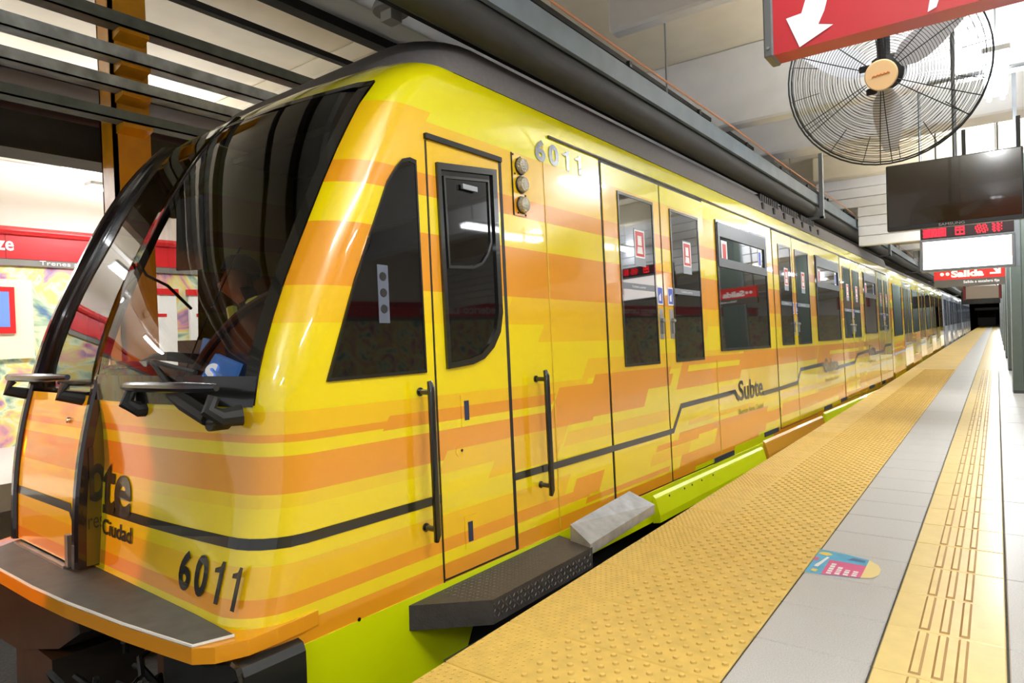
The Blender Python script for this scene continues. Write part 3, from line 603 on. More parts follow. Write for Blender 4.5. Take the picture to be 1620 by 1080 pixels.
# cab interior
q = MB(); q.prism([(-2.15, 0.28, 0.98), (-2.15, 0.75, 0.98), (-2.15, 0.7, 0.9), (-2.15, 0.25, 0.9)], [(-0.15, 0.28, 0.98), (-0.15, 0.75, 0.98), (-0.15, 0.7, 0.9), (-0.15, 0.25, 0.9)]); dash = q.build('dashboard', mat('dash_brown', '2e2825', 0.5), car)
q = MB(); arc = [(-1.40 + 1.05 * k / 10, 0.55, 1.0 + 0.47 * sin(pi * 0.5 * (k / 10) ** 0.85)) for k in range(11)]
vs = [Vector(p) for p in arc] + [Vector((p[0], p[1] + 0.35, p[2])) for p in arc]
q.add(vs, [(k, k + 1, 11 + k + 1, 11 + k) for k in range(10)]); q.add([Vector(p) for p in arc] + [Vector((-0.35, 0.55, 0.98))], [tuple(range(12))]); q.tube([Vector(p) - Vector((0, 0.01, 0)) for p in arc], 0.022, 8); q.build('console_hood', mat('console_brown', '6b4a3c', 0.35), dash, smooth=True)
q = MB(); q.prism([(-1.10, 0.42, 1.0), (-0.76, 0.42, 1.0), (-0.80, 0.5, 1.13), (-1.02, 0.5, 1.18)], [(-1.10, 0.44, 1.0), (-0.76, 0.44, 1.0), (-0.80, 0.52, 1.13), (-1.02, 0.52, 1.18)]); sc_ = q.build('display', mat('display_blue', '4f86d8', 0.2, emit=0.5), dash)
text_on('display_symbol', 'S', 0.14, lambda u, v: Vector((-1.04 + u, 0.427 + v * 0.45, 1.035 + v)), mat('display_white', 'ffffff', 0.3, emit=0.8), sc_, fit=(0.11, 0.1), bold=0.006)
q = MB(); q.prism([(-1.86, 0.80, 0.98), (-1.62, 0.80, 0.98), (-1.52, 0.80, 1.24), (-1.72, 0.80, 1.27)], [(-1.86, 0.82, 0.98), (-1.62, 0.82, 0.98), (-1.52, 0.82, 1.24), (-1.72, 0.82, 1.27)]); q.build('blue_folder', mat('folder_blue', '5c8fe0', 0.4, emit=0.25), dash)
q = MB(); q.box(-2.12, -1.75, 0.84, 0.98, 0.98, 1.26); q.build('red_box', mat('cabinet_red', '7a1f22', 0.4), dash)
q = MB(); q.tube([(-1.5, 0.55, 1.0), (-1.35, 0.6, 1.3), (-1.2, 0.75, 1.75)], 0.004, 5); q.tube([(-1.9, 0.5, 1.75), (-1.7, 0.48, 1.62), (-1.5, 0.5, 1.55), (-1.35, 0.55, 1.42)], 0.008, 6); q.build('cab_cable', MBK, car)
q = MB(); q.box(-1.75, -1.45, 0.62, 0.64, 1.55, 1.95, Matrix.Rotation(0.06, 4, 'Y')); q.build('sun_visor', mat('visor_grey', '9a9690', 0.6), car)
q = MB(); q.box(-2.25, -2.0, 0.35, 0.37, 1.15, 1.42); q.build('notice_board', mat('notice_white', 'c8ccd8', 0.5), dash)
# cantilever steps beside the cab door
q = MB(); a = [(0.0, 0.80, 0.07), (0.27, 1.05, 0.075), (0.27, 1.90, 0.085), (0.0, 1.98, 0.085)]
q.prism([(x, y, z - 0.11) for x, y, z in a], a); stp = q.build('black_step', mat('chequer_black', '3e3a37', 0.5, noise=0.2, nscale=25, bump=0.25, bscale=120), car)
q = MB()
for k in range(11):
    for j in range(34):
        y = 1.0 + j * 0.029; x = 0.02 + k * 0.022
        if x > (y - 0.80) * 1.05 or y > 1.9: continue
        s_ = 1 if (k + j) % 2 else -1; z = 0.0705 + 0.01 * (y - 0.8) ; dx, dy = 0.007 * s_, 0.009
        q.add([(x - dx - 0.002, y - dy, z), (x - dx + 0.002, y - dy, z), (x + dx + 0.002, y + dy, z), (x + dx - 0.002, y + dy, z), (x, y, z + 0.0035)], [(0, 1, 4), (1, 2, 4), (2, 3, 4), (3, 0, 4)])
for j in range(30):
    for k in range(3):
        y = 1.06 + j * 0.028; z = 0.05 - k * 0.026; s_ = 1 if (k + j) % 2 else -1
        q.add([(0.271, y - 0.008, z - 0.007 * s_), (0.271, y - 0.004, z - 0.009 * s_), (0.271, y + 0.008, z + 0.007 * s_), (0.271, y + 0.004, z + 0.009 * s_), (0.2745, y, z)], [(0, 1, 4), (1, 2, 4), (2, 3, 4), (3, 0, 4)])
o = q.build('tread_ribs', mat('worn_rib', '6a645e', 0.4, metal=0.3), stp, fix=False); o['kind'] = 'stuff'
q = MB(); a = [(0.11, 1.93, 0.175), (0.27, 1.88, 0.105), (0.27, 1.88, 0.05), (0.11, 1.93, 0.05)]; b = [(0.11, 2.64, 0.225), (0.255, 2.70, 0.145), (0.255, 2.70, 0.09), (0.11, 2.64, 0.09)]
q.prism(a, b); q.build('metal_step_cover', mat('worn_zinc', 'b4b6bb', 0.38, metal=0.55, noise=0.2, nscale=14), car)
q = MB(); q.box(-0.1, 0.0, 0.76, 0.8, -0.5, 0.0); q.box(0.01, 0.10, 1.0, 1.5, -0.28, -0.24); q.build('step_bracket', STEEL, car)
# coupler and buffer gear
co = [(-2.3, -0.05), (-1.9, 0.06), (-1.5, 0.11), (-1.03, 0.125), (-1.0, 0.03), (-1.25, -0.10), (-1.80, -0.25), (-2.3, -0.28)]
q = MB(); q.prism([(x, -0.12, z) for x, z in co], [(x * 0.98, 0.5, z) for x, z in co]); q.box(-1.9, -1.4, -0.1, 0.3, -0.45, -0.2); q.build('coupler', mat('coupler_brown', '4a4138', 0.3, metal=0.4, noise=0.2, nscale=8), car)
q = MB()
for k in range(26):
    y0 = random.uniform(-0.3, 0.1); x = random.uniform(-0.95, -0.55); z = random.uniform(-0.32, -0.05)
    q.tube([(x, y0, z), (x + random.uniform(-.1, .1), y0 + random.uniform(-.05, .05), z + random.uniform(-.02, .08)), (x + random.uniform(-.15, .15), y0 + random.uniform(-.1, .1), z + random.uniform(-.1, .05))], 0.012, 6)
q.box(-1.0, -0.5, -0.1, 0.3, -0.75, -0.6); o = q.build('brake_hoses', MBK, car); o['kind'] = 'stuff'

# ---------------------------------------------------------- trailing cars
BLUW = mat('white_blue_vinyl', 'c9d2e6', 0.3, coat=0.8, noise=0.05, nscale=3); BLUE = mat('dark_blue', '27408c', 0.3, coat=0.8)
def trailer(y0w, L_, m, label, xw, zw, endm):
    r = thing('metro_car', label, 'train'); r.location = (xw, y0w, zw)
    q = MB(); rc = 0.08; zz = [0.0, 0.5, 1.0, 1.6, 2.2, 2.38, 2.46, 2.52, 2.57]
    outl = lambda z: [(xs(z) - 0.25, 0.0), (xs(z) - rc, 0.02), (xs(z) - 0.02, 0.05), (xs(z), 0.12), (xs(z), L_ - 0.12), (xs(z) - 0.25, L_)]
    q.add(*grid(list(range(6)), zz, lambda c, z: Vector(outl(z)[c] + (z,)))); q.add(*grid(list(range(6)), zz, lambda c, z: mir(Vector(outl(z)[c] + (z,)))))
    for y in (0.0, L_): q.add([Vector((xs(0) - 0.25, y, 0)), mir(Vector((xs(0) - 0.25, y, 0))), mir(Vector((xs(2.57) - 0.25, y, 2.57))), Vector((xs(2.57) - 0.25, y, 2.57))], [(0, 1, 2, 3)])
    q.build('body_shell', m, r, smooth=True)
    q = MB(); sec = [(-0.14, 2.56), (-0.25, 2.72), (-0.45, 2.80)]
    sec = sec + [(2 * XC - x, z) for x, z in sec[::-1]]
    q.prism([(x, 0.3, z) for x, z in sec], [(x, L_ - 0.3, z) for x, z in sec]); q.build('roof_fairing', ROOF if m is LIV else mat('roof_light', '8b8d92', 0.7), r)
    q = MB(); q.box(-W + 0.3, -0.3, 0.3, L_ - 0.3, -0.75, 0); q.build('underframe', MATS['underframe_black'], r)
    if m is LIV:
        q = MB(); sec = [(0.0, 0.07), (0.02, 0.05), (0.05, -0.06), (0.05, -0.17), (0.0, -0.17)]; q.prism([(x, 0.1, z) for x, z in sec], [(x, L_ - 0.1, z) for x, z in sec]); q.build('side_sill', MATS['lime_vinyl'], r)
    q = MB(); sbox(q, 0.06, 0.30, 0.02, 2.45, 0.001, 0.004); q.build('end_strip', endm, r)
    n = 4; p = (L_ - 0.6) / n
    for k in range(n):
        b = 0.4 + k * p
        bay(r, b + 0.1, b + p * 0.42, 1.09, 2.26, m, False)
        doorway(r, b + p * 0.5, b + p * 0.72, b + p * 0.94, (b + p * 0.53, b + p * 0.69), (b + p * 0.75, b + p * 0.91), 0.15, 2.36, 1.09, 2.24, m, False)
    return r
c2 = trailer(16.25, 17.3, LIV, 'second yellow striped metro car coupled behind the lead car', -1.80, -0.25, LIV)
q = MB(); sline(q, [(0.3, 0.70), (2.4, 0.71), (2.8, 0.82), (5.0, 0.83)], 0.024, 0.008); sline(q, [(6.2, 0.72), (9.0, 0.73), (9.4, 0.84), (13, 0.86)], 0.024, 0.008); q.build('black_line', STR, c2)
text_on('logo_lettering', 'Subte', 0.3, sd(5.1, 0.68, 0.008), GLO, c2, bold=0.006, fit=(0.9, 0.2))
trailer(33.9, 17.3, BLUW, 'third metro car in white and pale blue with dark blue end, far down the platform', -1.80, -0.25, BLUE)
trailer(51.6, 17.3, BLUW, 'last white and pale blue metro car of the train, farthest from the camera', -1.80, -0.25, BLUW)
q = MB(); q.box(-2.05, -0.16, 0, 0.28, 0.1, 2.4); g_ = q.build('gangway', mat('gangway_grey', '8c8880', 0.8)); g_.location = (-1.80, 15.93, -0.25); g_.parent = None
tag(g_, 'grey gangway bellows joining the two yellow metro cars', 'gangway')

# ================================================================ STATION FURNITURE
RED = mat('sign_red', 'd8232a', 0.35, coat=0.3); SWH = mat('sign_white', 'f4f4f6', 0.45); SGR = mat('sign_grey_strip', '7d7a74', 0.5)
# columns along the platform
COLM = mat('column_dark_green_grey', '55605a', 0.45, noise=0.06, nscale=8)
names = ['nearest', 'second', 'third', 'fourth', 'fifth', 'sixth', 'seventh', 'eighth', 'ninth', 'tenth']
for k in range(10):
    t = thing('column', 'dark grey green platform column, %s one from the camera' % names[k], 'column', (0.19, 12.93 + 5.18 * k, 0), 'platform columns')
    q = MB(); q.box(0.0, 0.13, 0.0, 0.12, 0, CZ, b=0.006); q.box(0.13, 0.45, 0.02, 0.40, 0, CZ); q.build('shaft', COLM, t)
    q = MB(); q.box(-0.012, 0.0, 0.01, 0.05, 0.02, 3.85); q.build('edge_strip', ALU, t)
    q = MB(); q.box(0.0, 0.46, -0.004, 0.41, 0, 0.05); q.build('base_plate', DGREY, t)
# big red hanging sign
t = thing('hanging_sign', 'red hanging sign with a white bent arrow, partly hiding the wall fan', 'sign', (0, 2.0, 0))
q = MB(); q.box(-0.502, 0.98, -0.004, 0.075, 2.0, 2.5); q.build('panel', mat('deep_sign_red', 'b5202a', 0.4, coat=0.2), t)
for x0, x1 in ((-0.528, -0.502), (0.98, 1.0)): q = MB(); q.box(x0, x1, -0.012, 0.08, 1.995, 2.5, b=0.004); q.build('end_cap', mat('sign_dark_alu', '6d6f70', 0.4, metal=0.6), t)
q = MB(); q.lathe([(0.005, 0), (0.004, 0.004)], 8, Matrix.Translation((-0.515, -0.012, 2.02)) @ Matrix.Rotation(pi / 2, 4, 'X')); q.build('screw', STEEL, t)
ar = [(-0.466, 2.092), (-0.432, 2.002), (-0.345, 2.040), (-0.382, 2.052), (-0.366, 2.085), (-0.345, 2.16), (-0.30, 2.22), (-0.28, 2.3), (-0.335, 2.3), (-0.36, 2.24), (-0.40, 2.17), (-0.425, 2.095)]
q = MB(); q.add([Vector((x, -0.006, z)) for x, z in ar], [tuple(range(len(ar)))]); q.build('arrow', SWH, t)
q = MB(); q.add([Vector((x, -0.006, z)) for x, z in ((-0.127, 2.005), (-0.108, 2.012), (-0.06, 2.16), (-0.1, 2.16))], [(0, 1, 2, 3)]); q.build('arrow', SWH, t)
for x in (-0.3, 0.8): q = MB(); q.tube([(x, 0.035, 2.5), (x, 0.035, CZ)], 0.012, 8); q.build('hanger', STEEL, t)
# fan
FC = Vector((-0.34527, 2.96896, 2.18843)); ax = (Vector((0, 0, CAMH)) - FC).normalized()
ax = (ax + Vector((-0.10, -0.02, -0.05))).normalized()
t = thing('wall_fan', 'large black caged fan with a tan hub disc, hanging above the platform', 'fan', FC)
zx = ax; xx = Vector((0, 0, 1)).cross(zx).normalized(); yy = zx.cross(xx); FM = Matrix((xx, yy, zx)).transposed().to_4x4()
RG = 0.355; WIRE = mat('fan_wire', '22262a', 0.4, metal=0.3)
def fz(r): return 0.02 - 0.075 * (r / RG) ** 2.4
q = MB()
for k in range(29):
    r = 0.075 + (RG - 0.075) * k / 28
    q.tube([FM @ Vector((r * cos(2 * pi * i / 48), r * sin(2 * pi * i / 48), fz(r))) for i in range(48)], 0.00135 if k < 28 else 0.004, 4, closed=True)
q.build('front_guard', WIRE, t, smooth=True)
q = MB()
for k in range(12):
    r = 0.12 + (RG - 0.12) * k / 11
    q.tube([FM @ Vector((r * cos(2 * pi * i / 40), r * sin(2 * pi * i / 40), -0.19 - fz(r) + 0.02)) for i in range(40)], 0.0012 if k < 11 else 0.0035, 4, closed=True)
q.build('rear_guard', WIRE, t, smooth=True)
q = MB()
for a0 in (28, 43, 95, 137, 155, 205, 212, 265, 272, 322, 334):
    a = math.radians(a0); q.tube([FM @ Vector((r * cos(a), r * sin(a), fz(r) + 0.002)) for r in (0.06, 0.15, 0.25, RG)], 0.002, 5)
for k in range(16):
    a = 2 * pi * k / 16 + 0.1; r = RG - 0.012; q.tube([FM @ Vector((RG * cos(a), RG * sin(a), fz(RG))), FM @ Vector((RG * cos(a), RG * sin(a), -0.12)), FM @ Vector(((RG - 0.1) * cos(a), (RG - 0.1) * sin(a), -0.16))], 0.0018, 4)
q.build('guard_spokes', WIRE, t)
q = MB(); q.lathe([(0.055, 0.012), (0.058, 0.024), (0.054, 0.03)], 28, FM); hub = q.build('hub_disc', mat('hub_tan', 'dcb987', 0.45), t, smooth=True)
q = MB(); q.tube([FM @ Vector((-0.03 + 0.006 * k, 0.003 * (1 if k % 2 else -1) + 0.0006 * k, 0.0315)) for k in range(11)], 0.0022, 5); q.build('hub_emblem', mat('emblem_orange', 'c9702a', 0.5), hub)
q = MB(); q.lathe([(0.05, -0.28), (0.068, -0.27), (0.07, -0.10), (0.05, -0.08), (0.02, 0.012)], 20, FM); q.build('motor', MBK, t, smooth=True)
for a0 in (150, 235):
    a = math.radians(a0); q = MB(); q.box(-0.018, 0.018, -0.012, 0.012, -0.03, 0.012, FM @ Matrix.Translation((0.068 * cos(a), 0.068 * sin(a), 0.0)), b=0.003); q.build('guard_clip', MBK, t)
for k in range(3):
    a = 2 * pi * k / 3 + 0.55; vs = []
    for i in range(7):
        r = 0.06 + 0.25 * i / 6; w_ = 0.025 + 0.03 * sin(pi * (i / 6) ** 0.7)
        for s_ in (-1, 1): vs.append(FM @ (Matrix.Rotation(a, 4, 'Z') @ Vector((r, s_ * w_, -0.07 + s_ * 0.02))))
    q = MB(); q.add(vs, [(2 * i, 2 * i + 2, 2 * i + 3, 2 * i + 1) for i in range(6)]); q.build('blade', mat('blade_pale', 'e4e8ee', 0.4), t, smooth=True, fix=False)
q = MB(); e = FM @ Vector((0.0, 0.03, -0.2)); q.tube([FM @ Vector((0, 0.05, -0.02)), FM @ Vector((0.0, 0.16, -0.02))], [0.016, 0.011], 8); q.tube([e, e + Vector((0, 0.0, 0.25)), Vector((e.x, e.y, CZ - FC.z))], 0.014, 8); q.build('bracket', MBK, t)
# television
t = thing('television', 'switched off flat television hanging above the platform', 'television', (-0.235, 5.5, 0))
q = MB(); q.box(-0.395, 0.395, -0.0, 0.06, 1.862, 2.338, b=0.006); q.build('casing', mat('tv_casing', '1c1c1e', 0.35), t)
q = MB(); q.box(-0.383, 0.383, -0.003, 0.004, 1.892, 2.33); q.build('screen', mat('tv_screen', '33260f', 0.12, spec=0.5, coat=0.5), t)  # brown reflection on the screen is put into its base colour
text_on('brand_lettering', 'SAMSUNG', 0.03, lambda u, v: Vector((-0.08 + u, -0.004, 1.868 + v)), mat('brand_silver', 'b0b0b0', 0.4), t, fit=(0.15, 0.018))
q = MB(); q.tube([(0.02, 0.07, 2.0), (0.02, 0.07, CZ)], 0.014, 10); q.build('hanger', STEEL, t)
for x0, zt in ((0.06, 2.52), (0.36, 2.55)): q = MB(); q.box(x0, x0 + 0.024, 0.05, 0.08, 2.33, zt); q.build('bracket', DGREY, t)
# led board and white light box
t = thing('light_box_sign', 'white lit light box with a red led strip on top, hung beside the columns', 'sign', (-0.235, 8.0, 0))
q = MB(); q.box(-0.385, 0.385, 0, 0.14, 2.03, 2.15, b=0.006); q.build('led_casing', mat('led_casing', '2a1618', 0.4), t)
LED = mat('led_red', 'ff1020', 0.4, emit=5.0)
q = MB(); random.seed(3)
for j in range(6):
    for i in range(84):
        x = -0.36 + i * 0.0086; g_ = i / 84
        on = (g_ < 0.27 and random.random() < 0.96 and not (i % 7 == 0 and j in (1, 4))) or (0.38 < g_ < 0.48 and (j in (0, 5, 3) or i % 4 == 0)) or (0.60 < g_ < 0.74 and ((i * 2 + j) % 5 < 2)) or (0.78 < g_ < 0.90 and ((i + j * j) % 4 < 2))
        if on: q.add([Vector((x + a, -0.002, 2.05 + j * 0.014 + b)) for a, b in ((0, 0), (0.0075, 0), (0.0075, 0.012), (0, 0.012))], [(0, 1, 2, 3)])
o = q.build('led_digits', LED, t, fix=False); o['kind'] = 'stuff'
q = MB()
for x0, x1, z0, z1 in ((-0.39, 0.39, 2.005, 2.03), (-0.39, 0.39, 1.70, 1.722), (-0.39, -0.365, 1.722, 2.005), (0.365, 0.39, 1.722, 2.005)): q.box(x0, x1, -0.01, 0.15, z0, z1, b=0.003)
q.build('frame', mat('frame_grey', '74787a', 0.4, metal=0.5), t)
q = MB(); q.box(-0.366, 0.366, 0.0, 0.14, 1.72, 2.008); q.build('lit_panel', mat('lit_white', 'fff6f2', 0.5, emit=2.6), t)
for x0, x1 in ((-0.365, -0.31), (0.31, 0.365)): q = MB(); q.box(x0, x1, -0.003, 0.0, 1.80, 2.0); q.build('end_tint', mat('lit_pink', 'ffc4b4', 0.5, emit=1.0), t)
q = MB(); q.box(0.392, 0.425, 0.03, 0.09, 1.70, CZ); q.build('post', STEEL, t)
q = MB(); q.tube([(-0.375, 0.07, 2.15), (-0.375, 0.07, CZ)], 0.012, 8); q.build('hanger', STEEL, t)
# Salida sign
t = thing('exit_sign', 'red hanging exit sign reading Salida with an arrow, under the lit box', 'sign', (-0.30, 11.0, 0))
q = MB(); q.box(-0.40, 0.40, 0, 0.08, 1.745, 1.93); q.build('panel', mat('exit_red', 'e8342c', 0.45, emit=0.35), t)
q = MB(); q.box(-0.40, 0.40, 0.0, 0.08, 1.645, 1.745); q.build('grey_strip', SGR, t)
xz = lambda x0, z0, y=-0.004: (lambda u, v: Vector((x0 + u, y, z0 + v)))
LW = mat('letter_white', 'ffffff', 0.5, emit=0.4)
text_on('exit_lettering', 'Salida', 0.12, xz(-0.20, 1.772), LW, t, bold=0.006, fit=(0.37, 0.098))
text_on('exit_note_lettering', 'Salida a escalera fija', 0.05, xz(-0.06, 1.675), LW, t, bold=0.001, fit=(0.40, 0.048))
q = MB(); q.add([Vector((x, -0.004, z)) for x, z in ((0.245, 1.905), (0.262, 1.922), (0.325, 1.845), (0.325, 1.91), (0.355, 1.91), (0.355, 1.79), (0.235, 1.79), (0.235, 1.815), (0.305, 1.815))], [tuple(range(9))]); q.build('arrow', LW, t)
for cx in (-0.305, -0.24): q = MB(); q.lathe([(0.024, 0), (0.024, 0.002)], 16, Matrix.Translation((cx, -0.002, 1.825)) @ Matrix.Rotation(pi / 2, 4, 'X')); q.build('line_symbol', LW, t)
for x in (-0.35, 0.35): q = MB(); q.tube([(x, 0.04, 1.93), (x, 0.04, CZ)], 0.012, 8); q.build('hanger', STEEL, t)
# far hanging panel
t = thing('far_panel', 'pale hanging panel with dark red ends, far along the platform', 'sign', (-0.28, 20.0, 0))
q = MB(); q.box(-0.33, 0.33, 0, 0.1, 1.66, 1.97); q.build('panel', mat('far_panel_beige', '9a8c80', 0.4), t)
for x in (-0.36, 0.36):
    q = MB(); q.box(x - 0.03, x + 0.03, -0.01, 0.11, 1.64, 1.99); q.build('end_cap', mat('dark_red', '6b1a18', 0.5), t)
    q = MB(); q.tube([(x * 0.8, 0.05, 1.97), (x * 0.8, 0.05, CZ)], 0.02, 8); q.build('hanger', STEEL, t)
q = MB(); q.box(-1.6, 3.0, 0, 0.3, 1.9, 2.6); o = q.build('dark_lintel', DARKT); o.location = (0, 45, 0); tag(o, 'dark lintel across the far end of the platform', 'lintel')
t = thing('kiosk', 'small pale kiosk at the very far end of the platform', 'kiosk', (-1.0, 100, 0))
q = MB(); q.box(-0.9, 0.9, 0, 1.5, 0, 1.0); q.build('counter', mat('kiosk_grey', '7d8088', 0.6), t)
q = MB(); q.box(-1.2, 1.2, -0.2, 1.6, 1.9, 2.2); q.build('canopy', mat('kiosk_pale', 'b8bcc4', 0.6), t)
for x in (-0.85, 0.85): q = MB(); q.box(x - 0.05, x + 0.05, 0, 0.1, 1.0, 1.9); q.build('post', DGREY, t)
# floor sticker
t = thing('floor_sticker', 'worn blue and pink floor sticker with a cream rounded end on the grey tiles', 'sticker', (0, 0, 0.0015))
def flat(name, pts, m, z, par=t):
    q = MB(); q.add([Vector((x, y, z)) for x, y in pts], [tuple(range(len(pts)))]); return q.build(name, m, par, fix=False)
q = MB(); base = [(-0.786, 3.425), (-0.71, 3.432), (-0.545, 3.47), (-0.545, 3.755), (-0.66, 3.79), (-0.786, 3.81)]
q.prism([(x, y, 0) for x, y in base], [(x, y, 0.001) for x, y in base]); q.build('blue_panel', mat('sticker_sky', '4aa6cf', 0.3, noise=0.12, nscale=20), t)
flat('pink_panel', [(-0.712, 3.434), (-0.546, 3.472), (-0.546, 3.655), (-0.715, 3.662)], mat('sticker_pink', 'd9558c', 0.3, noise=0.06), 0.0014)
flat('cream_end', [(-0.546, 3.471), (-0.50, 3.50), (-0.478, 3.555), (-0.48, 3.64), (-0.50, 3.70), (-0.546, 3.754)], mat('sticker_cream', 'ecd893', 0.3), 0.0014)
flat('dark_blue_patch', [(-0.64, 3.70), (-0.56, 3.70), (-0.56, 3.735), (-0.62, 3.75)], mat('sticker_navy', '3a6a9c', 0.3), 0.0014)
flat('pink_spot', [(-0.786, 3.62), (-0.765, 3.62), (-0.765, 3.67), (-0.786, 3.67)], MATS['sticker_pink'], 0.0014)
flat('yellow_spot', [(-0.78, 3.73), (-0.74, 3.72), (-0.715, 3.745), (-0.74, 3.775), (-0.775, 3.77)], mat('sticker_yellow', 'e8c74a', 0.3), 0.0014)
flat('white_line', [(-0.762, 3.53), (-0.745, 3.53), (-0.735, 3.60), (-0.722, 3.70), (-0.735, 3.70), (-0.75, 3.61), (-0.762, 3.56)], STW, 0.0016)
flat('yellow_spot', [(-0.765, 3.46), (-0.74, 3.455), (-0.735, 3.49), (-0.76, 3.495)], MATS['sticker_yellow'], 0.0014)
q = MB(); random.seed(5)
for k in range(4):
    x = -0.695 + k * 0.036
    y = 3.455 + k * 0.008
    while y < 3.60 - 0.02 * k:
        l = random.uniform(0.012, 0.03); q.add([Vector((a, b, 0.0016)) for a, b in ((x, y), (x + 0.022, y), (x + 0.022, y + l), (x, y + l))], [(0, 1, 2, 3)]); y += l + 0.008
q.build('sticker_lettering', STW, t, fix=False)
# fluorescent lamps
TUBE = mat('lamp_tube', 'f6faff', 0.4, emit=TUBE_E); LBODY = mat('lamp_body', 'e8eaec', 0.4)
def lamp(x, y, z, label, grp, pw=1.0):
    t = thing('ceiling_lamp', label, 'lamp', (x, y, z), grp)
    q = MB(); q.box(-0.09, 0.09, -0.66, 0.66, 0.03, 0.07, b=0.006); q.build('body', LBODY, t)
    for dx in (-0.05, 0.05):
        q = MB(); q.tube([(dx, -0.62, 0), (dx, 0.62, 0)], 0.018, 10); q.build('tube', TUBE, t, smooth=True)
    for dy in (-0.4, 0.4): q = MB(); q.tube([(0, dy, 0.07), (0, dy, CZ - z)], 0.008, 6); q.build('suspension_rod', STEEL, t)
    L_ = bpy.data.lights.new('lamp_light', 'AREA'); L_.shape = 'RECTANGLE'; L_.size = 0.16; L_.size_y = 1.25; L_.energy = LAMP_W * pw; L_.color = (0.95, 0.98, 1.0)
    lo = bpy.data.objects.new('lamp_light', L_); COL.objects.link(lo); lo.parent = t; lo.location = (0, 0, -0.03)
    L2 = L_.copy(); L2.energy = LAMP_W * 1.3 * pw; lo = bpy.data.objects.new('lamp_light', L2); COL.objects.link(lo); lo.parent = t; lo.location = (0, 0, 0.08); lo.rotation_euler = (pi, 0, 0)
    return t
ords = ['first', 'second', 'third', 'fourth', 'fifth', 'sixth', 'seventh', 'eighth', 'ninth', 'tenth', 'eleventh', 'twelfth', 'thirteenth', 'fourteenth', 'fifteenth', 'sixteenth', 'seventeenth']
for k in range(17):
    y = -3.46 + 5.18 * k
    lamp(0.03, y, 3.2, 'twin tube fluorescent lamp over the platform strip, %s along the row' % ords[k] if k != 2 else 'bright twin tube fluorescent lamp behind the fan, right of its cage', 'lamps over the guide strip')
for k in range(10):
    y = -4 + 4.1 * k
    lamp(2.6, y, 3.2, 'twin tube fluorescent lamp right of the columns, %s along that row' % ords[k], 'lamps right of the columns', 0.35)
for k in range(7):
    y = -2 + 3.0 * k
    lamp(-8.6, y, 3.1, 'fluorescent lamp over the opposite platform, %s along the row' % ords[k], 'lamps over the opposite platform', 1.15)
q = MB(); q.tube([(-0.45, 0, 0), (0.75, 0, 0)], 0.02, 8); o = q.build('conduit', STEEL); o.location = (0, 6.75, 3.24); tag(o, 'grey metal conduit crossing under the bright lamp behind the fan', 'pipe')

# ---------------------------------------------------------- cable duct and pipes above the train
DUCT = mat('duct_blue_grey', '6b7780', 0.5, noise=0.12, nscale=6); TRAYB = mat('tray_black', '23221f', 0.65, noise=0.2, nscale=10)
t = thing('cable_duct', 'long blue grey cable duct with a black underside above the platform side of the train', 'duct')
q = MB(); q.box(-2.0, -1.97, -4, 90, 2.85, 2.99); q.build('side_rail', DUCT, t)
q = MB(); q.box(-2.40, -2.0, -4, 90, 2.90, 2.93); q.box(-2.42, -2.39, -4, 90, 2.88, 3.0); q.build('tray_bottom', TRAYB, t)
q = MB(); q.tube([(-2.09, -4, 2.795), (-2.09, 90, 2.795)], 0.10, 14); q.build('black_pipe', TRAYB, t, smooth=True)
for k in range(12): q = MB(); q.box(-1.985, -1.96, 1.5 + 1.3 * k, 1.54 + 1.3 * k, 2.99, 3.03); q.build('clip', MBK, t)
q = MB()
for k in range(14): q.tube([(-2.2, 1.2 + 4.1 * k, 2.93), (-2.2, 1.2 + 4.1 * k, CZ)], 0.008, 6)
q.build('suspension_rod', STEEL, t)
for k in range(5):
    y = 10.0 + 7.2 * k
    h = thing('duct_hanger', 'galvanised hanger holding the cable duct, %s from the camera' % ords[k], 'bracket', (-1.98, y, 0), 'duct hangers')
    q = MB(); q.box(0.02, 0.07, -0.03, 0.05, 2.66, CZ); q.build('upright', STEEL, h)
    q = MB(); q.box(-0.55, 0.08, -0.03, 0.03, 2.66, 2.69); q.build('cross_bar', STEEL, h)
q = MB(); q.tube([(-2.0, y, 3.115 - 0.02 * sin(pi * ((y + 4) % 5.18) / 5.18)) for y in [-4 + 0.52 * k for k in range(120)]], 0.008, 6); o = q.build('copper_cable', mat('copper_orange', 'd9936a', 0.4)); tag(o, 'thin orange copper coloured cable strung above the duct', 'cable')
t = thing('dark_beam', 'dark longitudinal steel beam over the roof of the lead car', 'beam')
q = MB(); q.box(-2.74, -2.58, -4, 60, 3.12, 3.22); q.box(-2.76, -2.55, -4, 60, 3.22, 3.25); q.build('girder', TRAYB, t)
q = MB(); q.box(-2.72, -2.62, 14.95, 15.2, 3.25, 3.9); q.build('hanger', TRAYB, t)
q = MB(); q.box(-2.88, -2.44, -4, 60, 3.42, 3.46); q.build('cable_tray', TRAYB, t)
q = MB(); q.box(-0.045, 0.045, -0.045, 0.045, 0, 0.75, b=0.004); q.box(0.045, 0.06, 0.0, 0.05, 0.02, 0.5); o = q.build('junction_box', ALU); o.location = (-2.35, 3.16, 3.15); tag(o, 'small grey metal box hanging over the black roof of the lead car', 'box')
t = thing('lamp_channel', 'white lamp channel running over the roof of the lead car', 'channel')
q = MB(); q.box(-3.30, -3.07, -4, 14, 3.24, 3.34, b=0.005); q.build('housing', mat('channel_white', 'f2f4f6', 0.4), t)
q = MB(); q.box(-3.42, -3.33, -4, 14, 3.20, 3.28); q.build('lower_rail', TRAYB, t)
q = MB(); q.box(-3.30, -3.07, 2.0, 2.05, 3.34, CZ); q.build('hanger', STEEL, t)
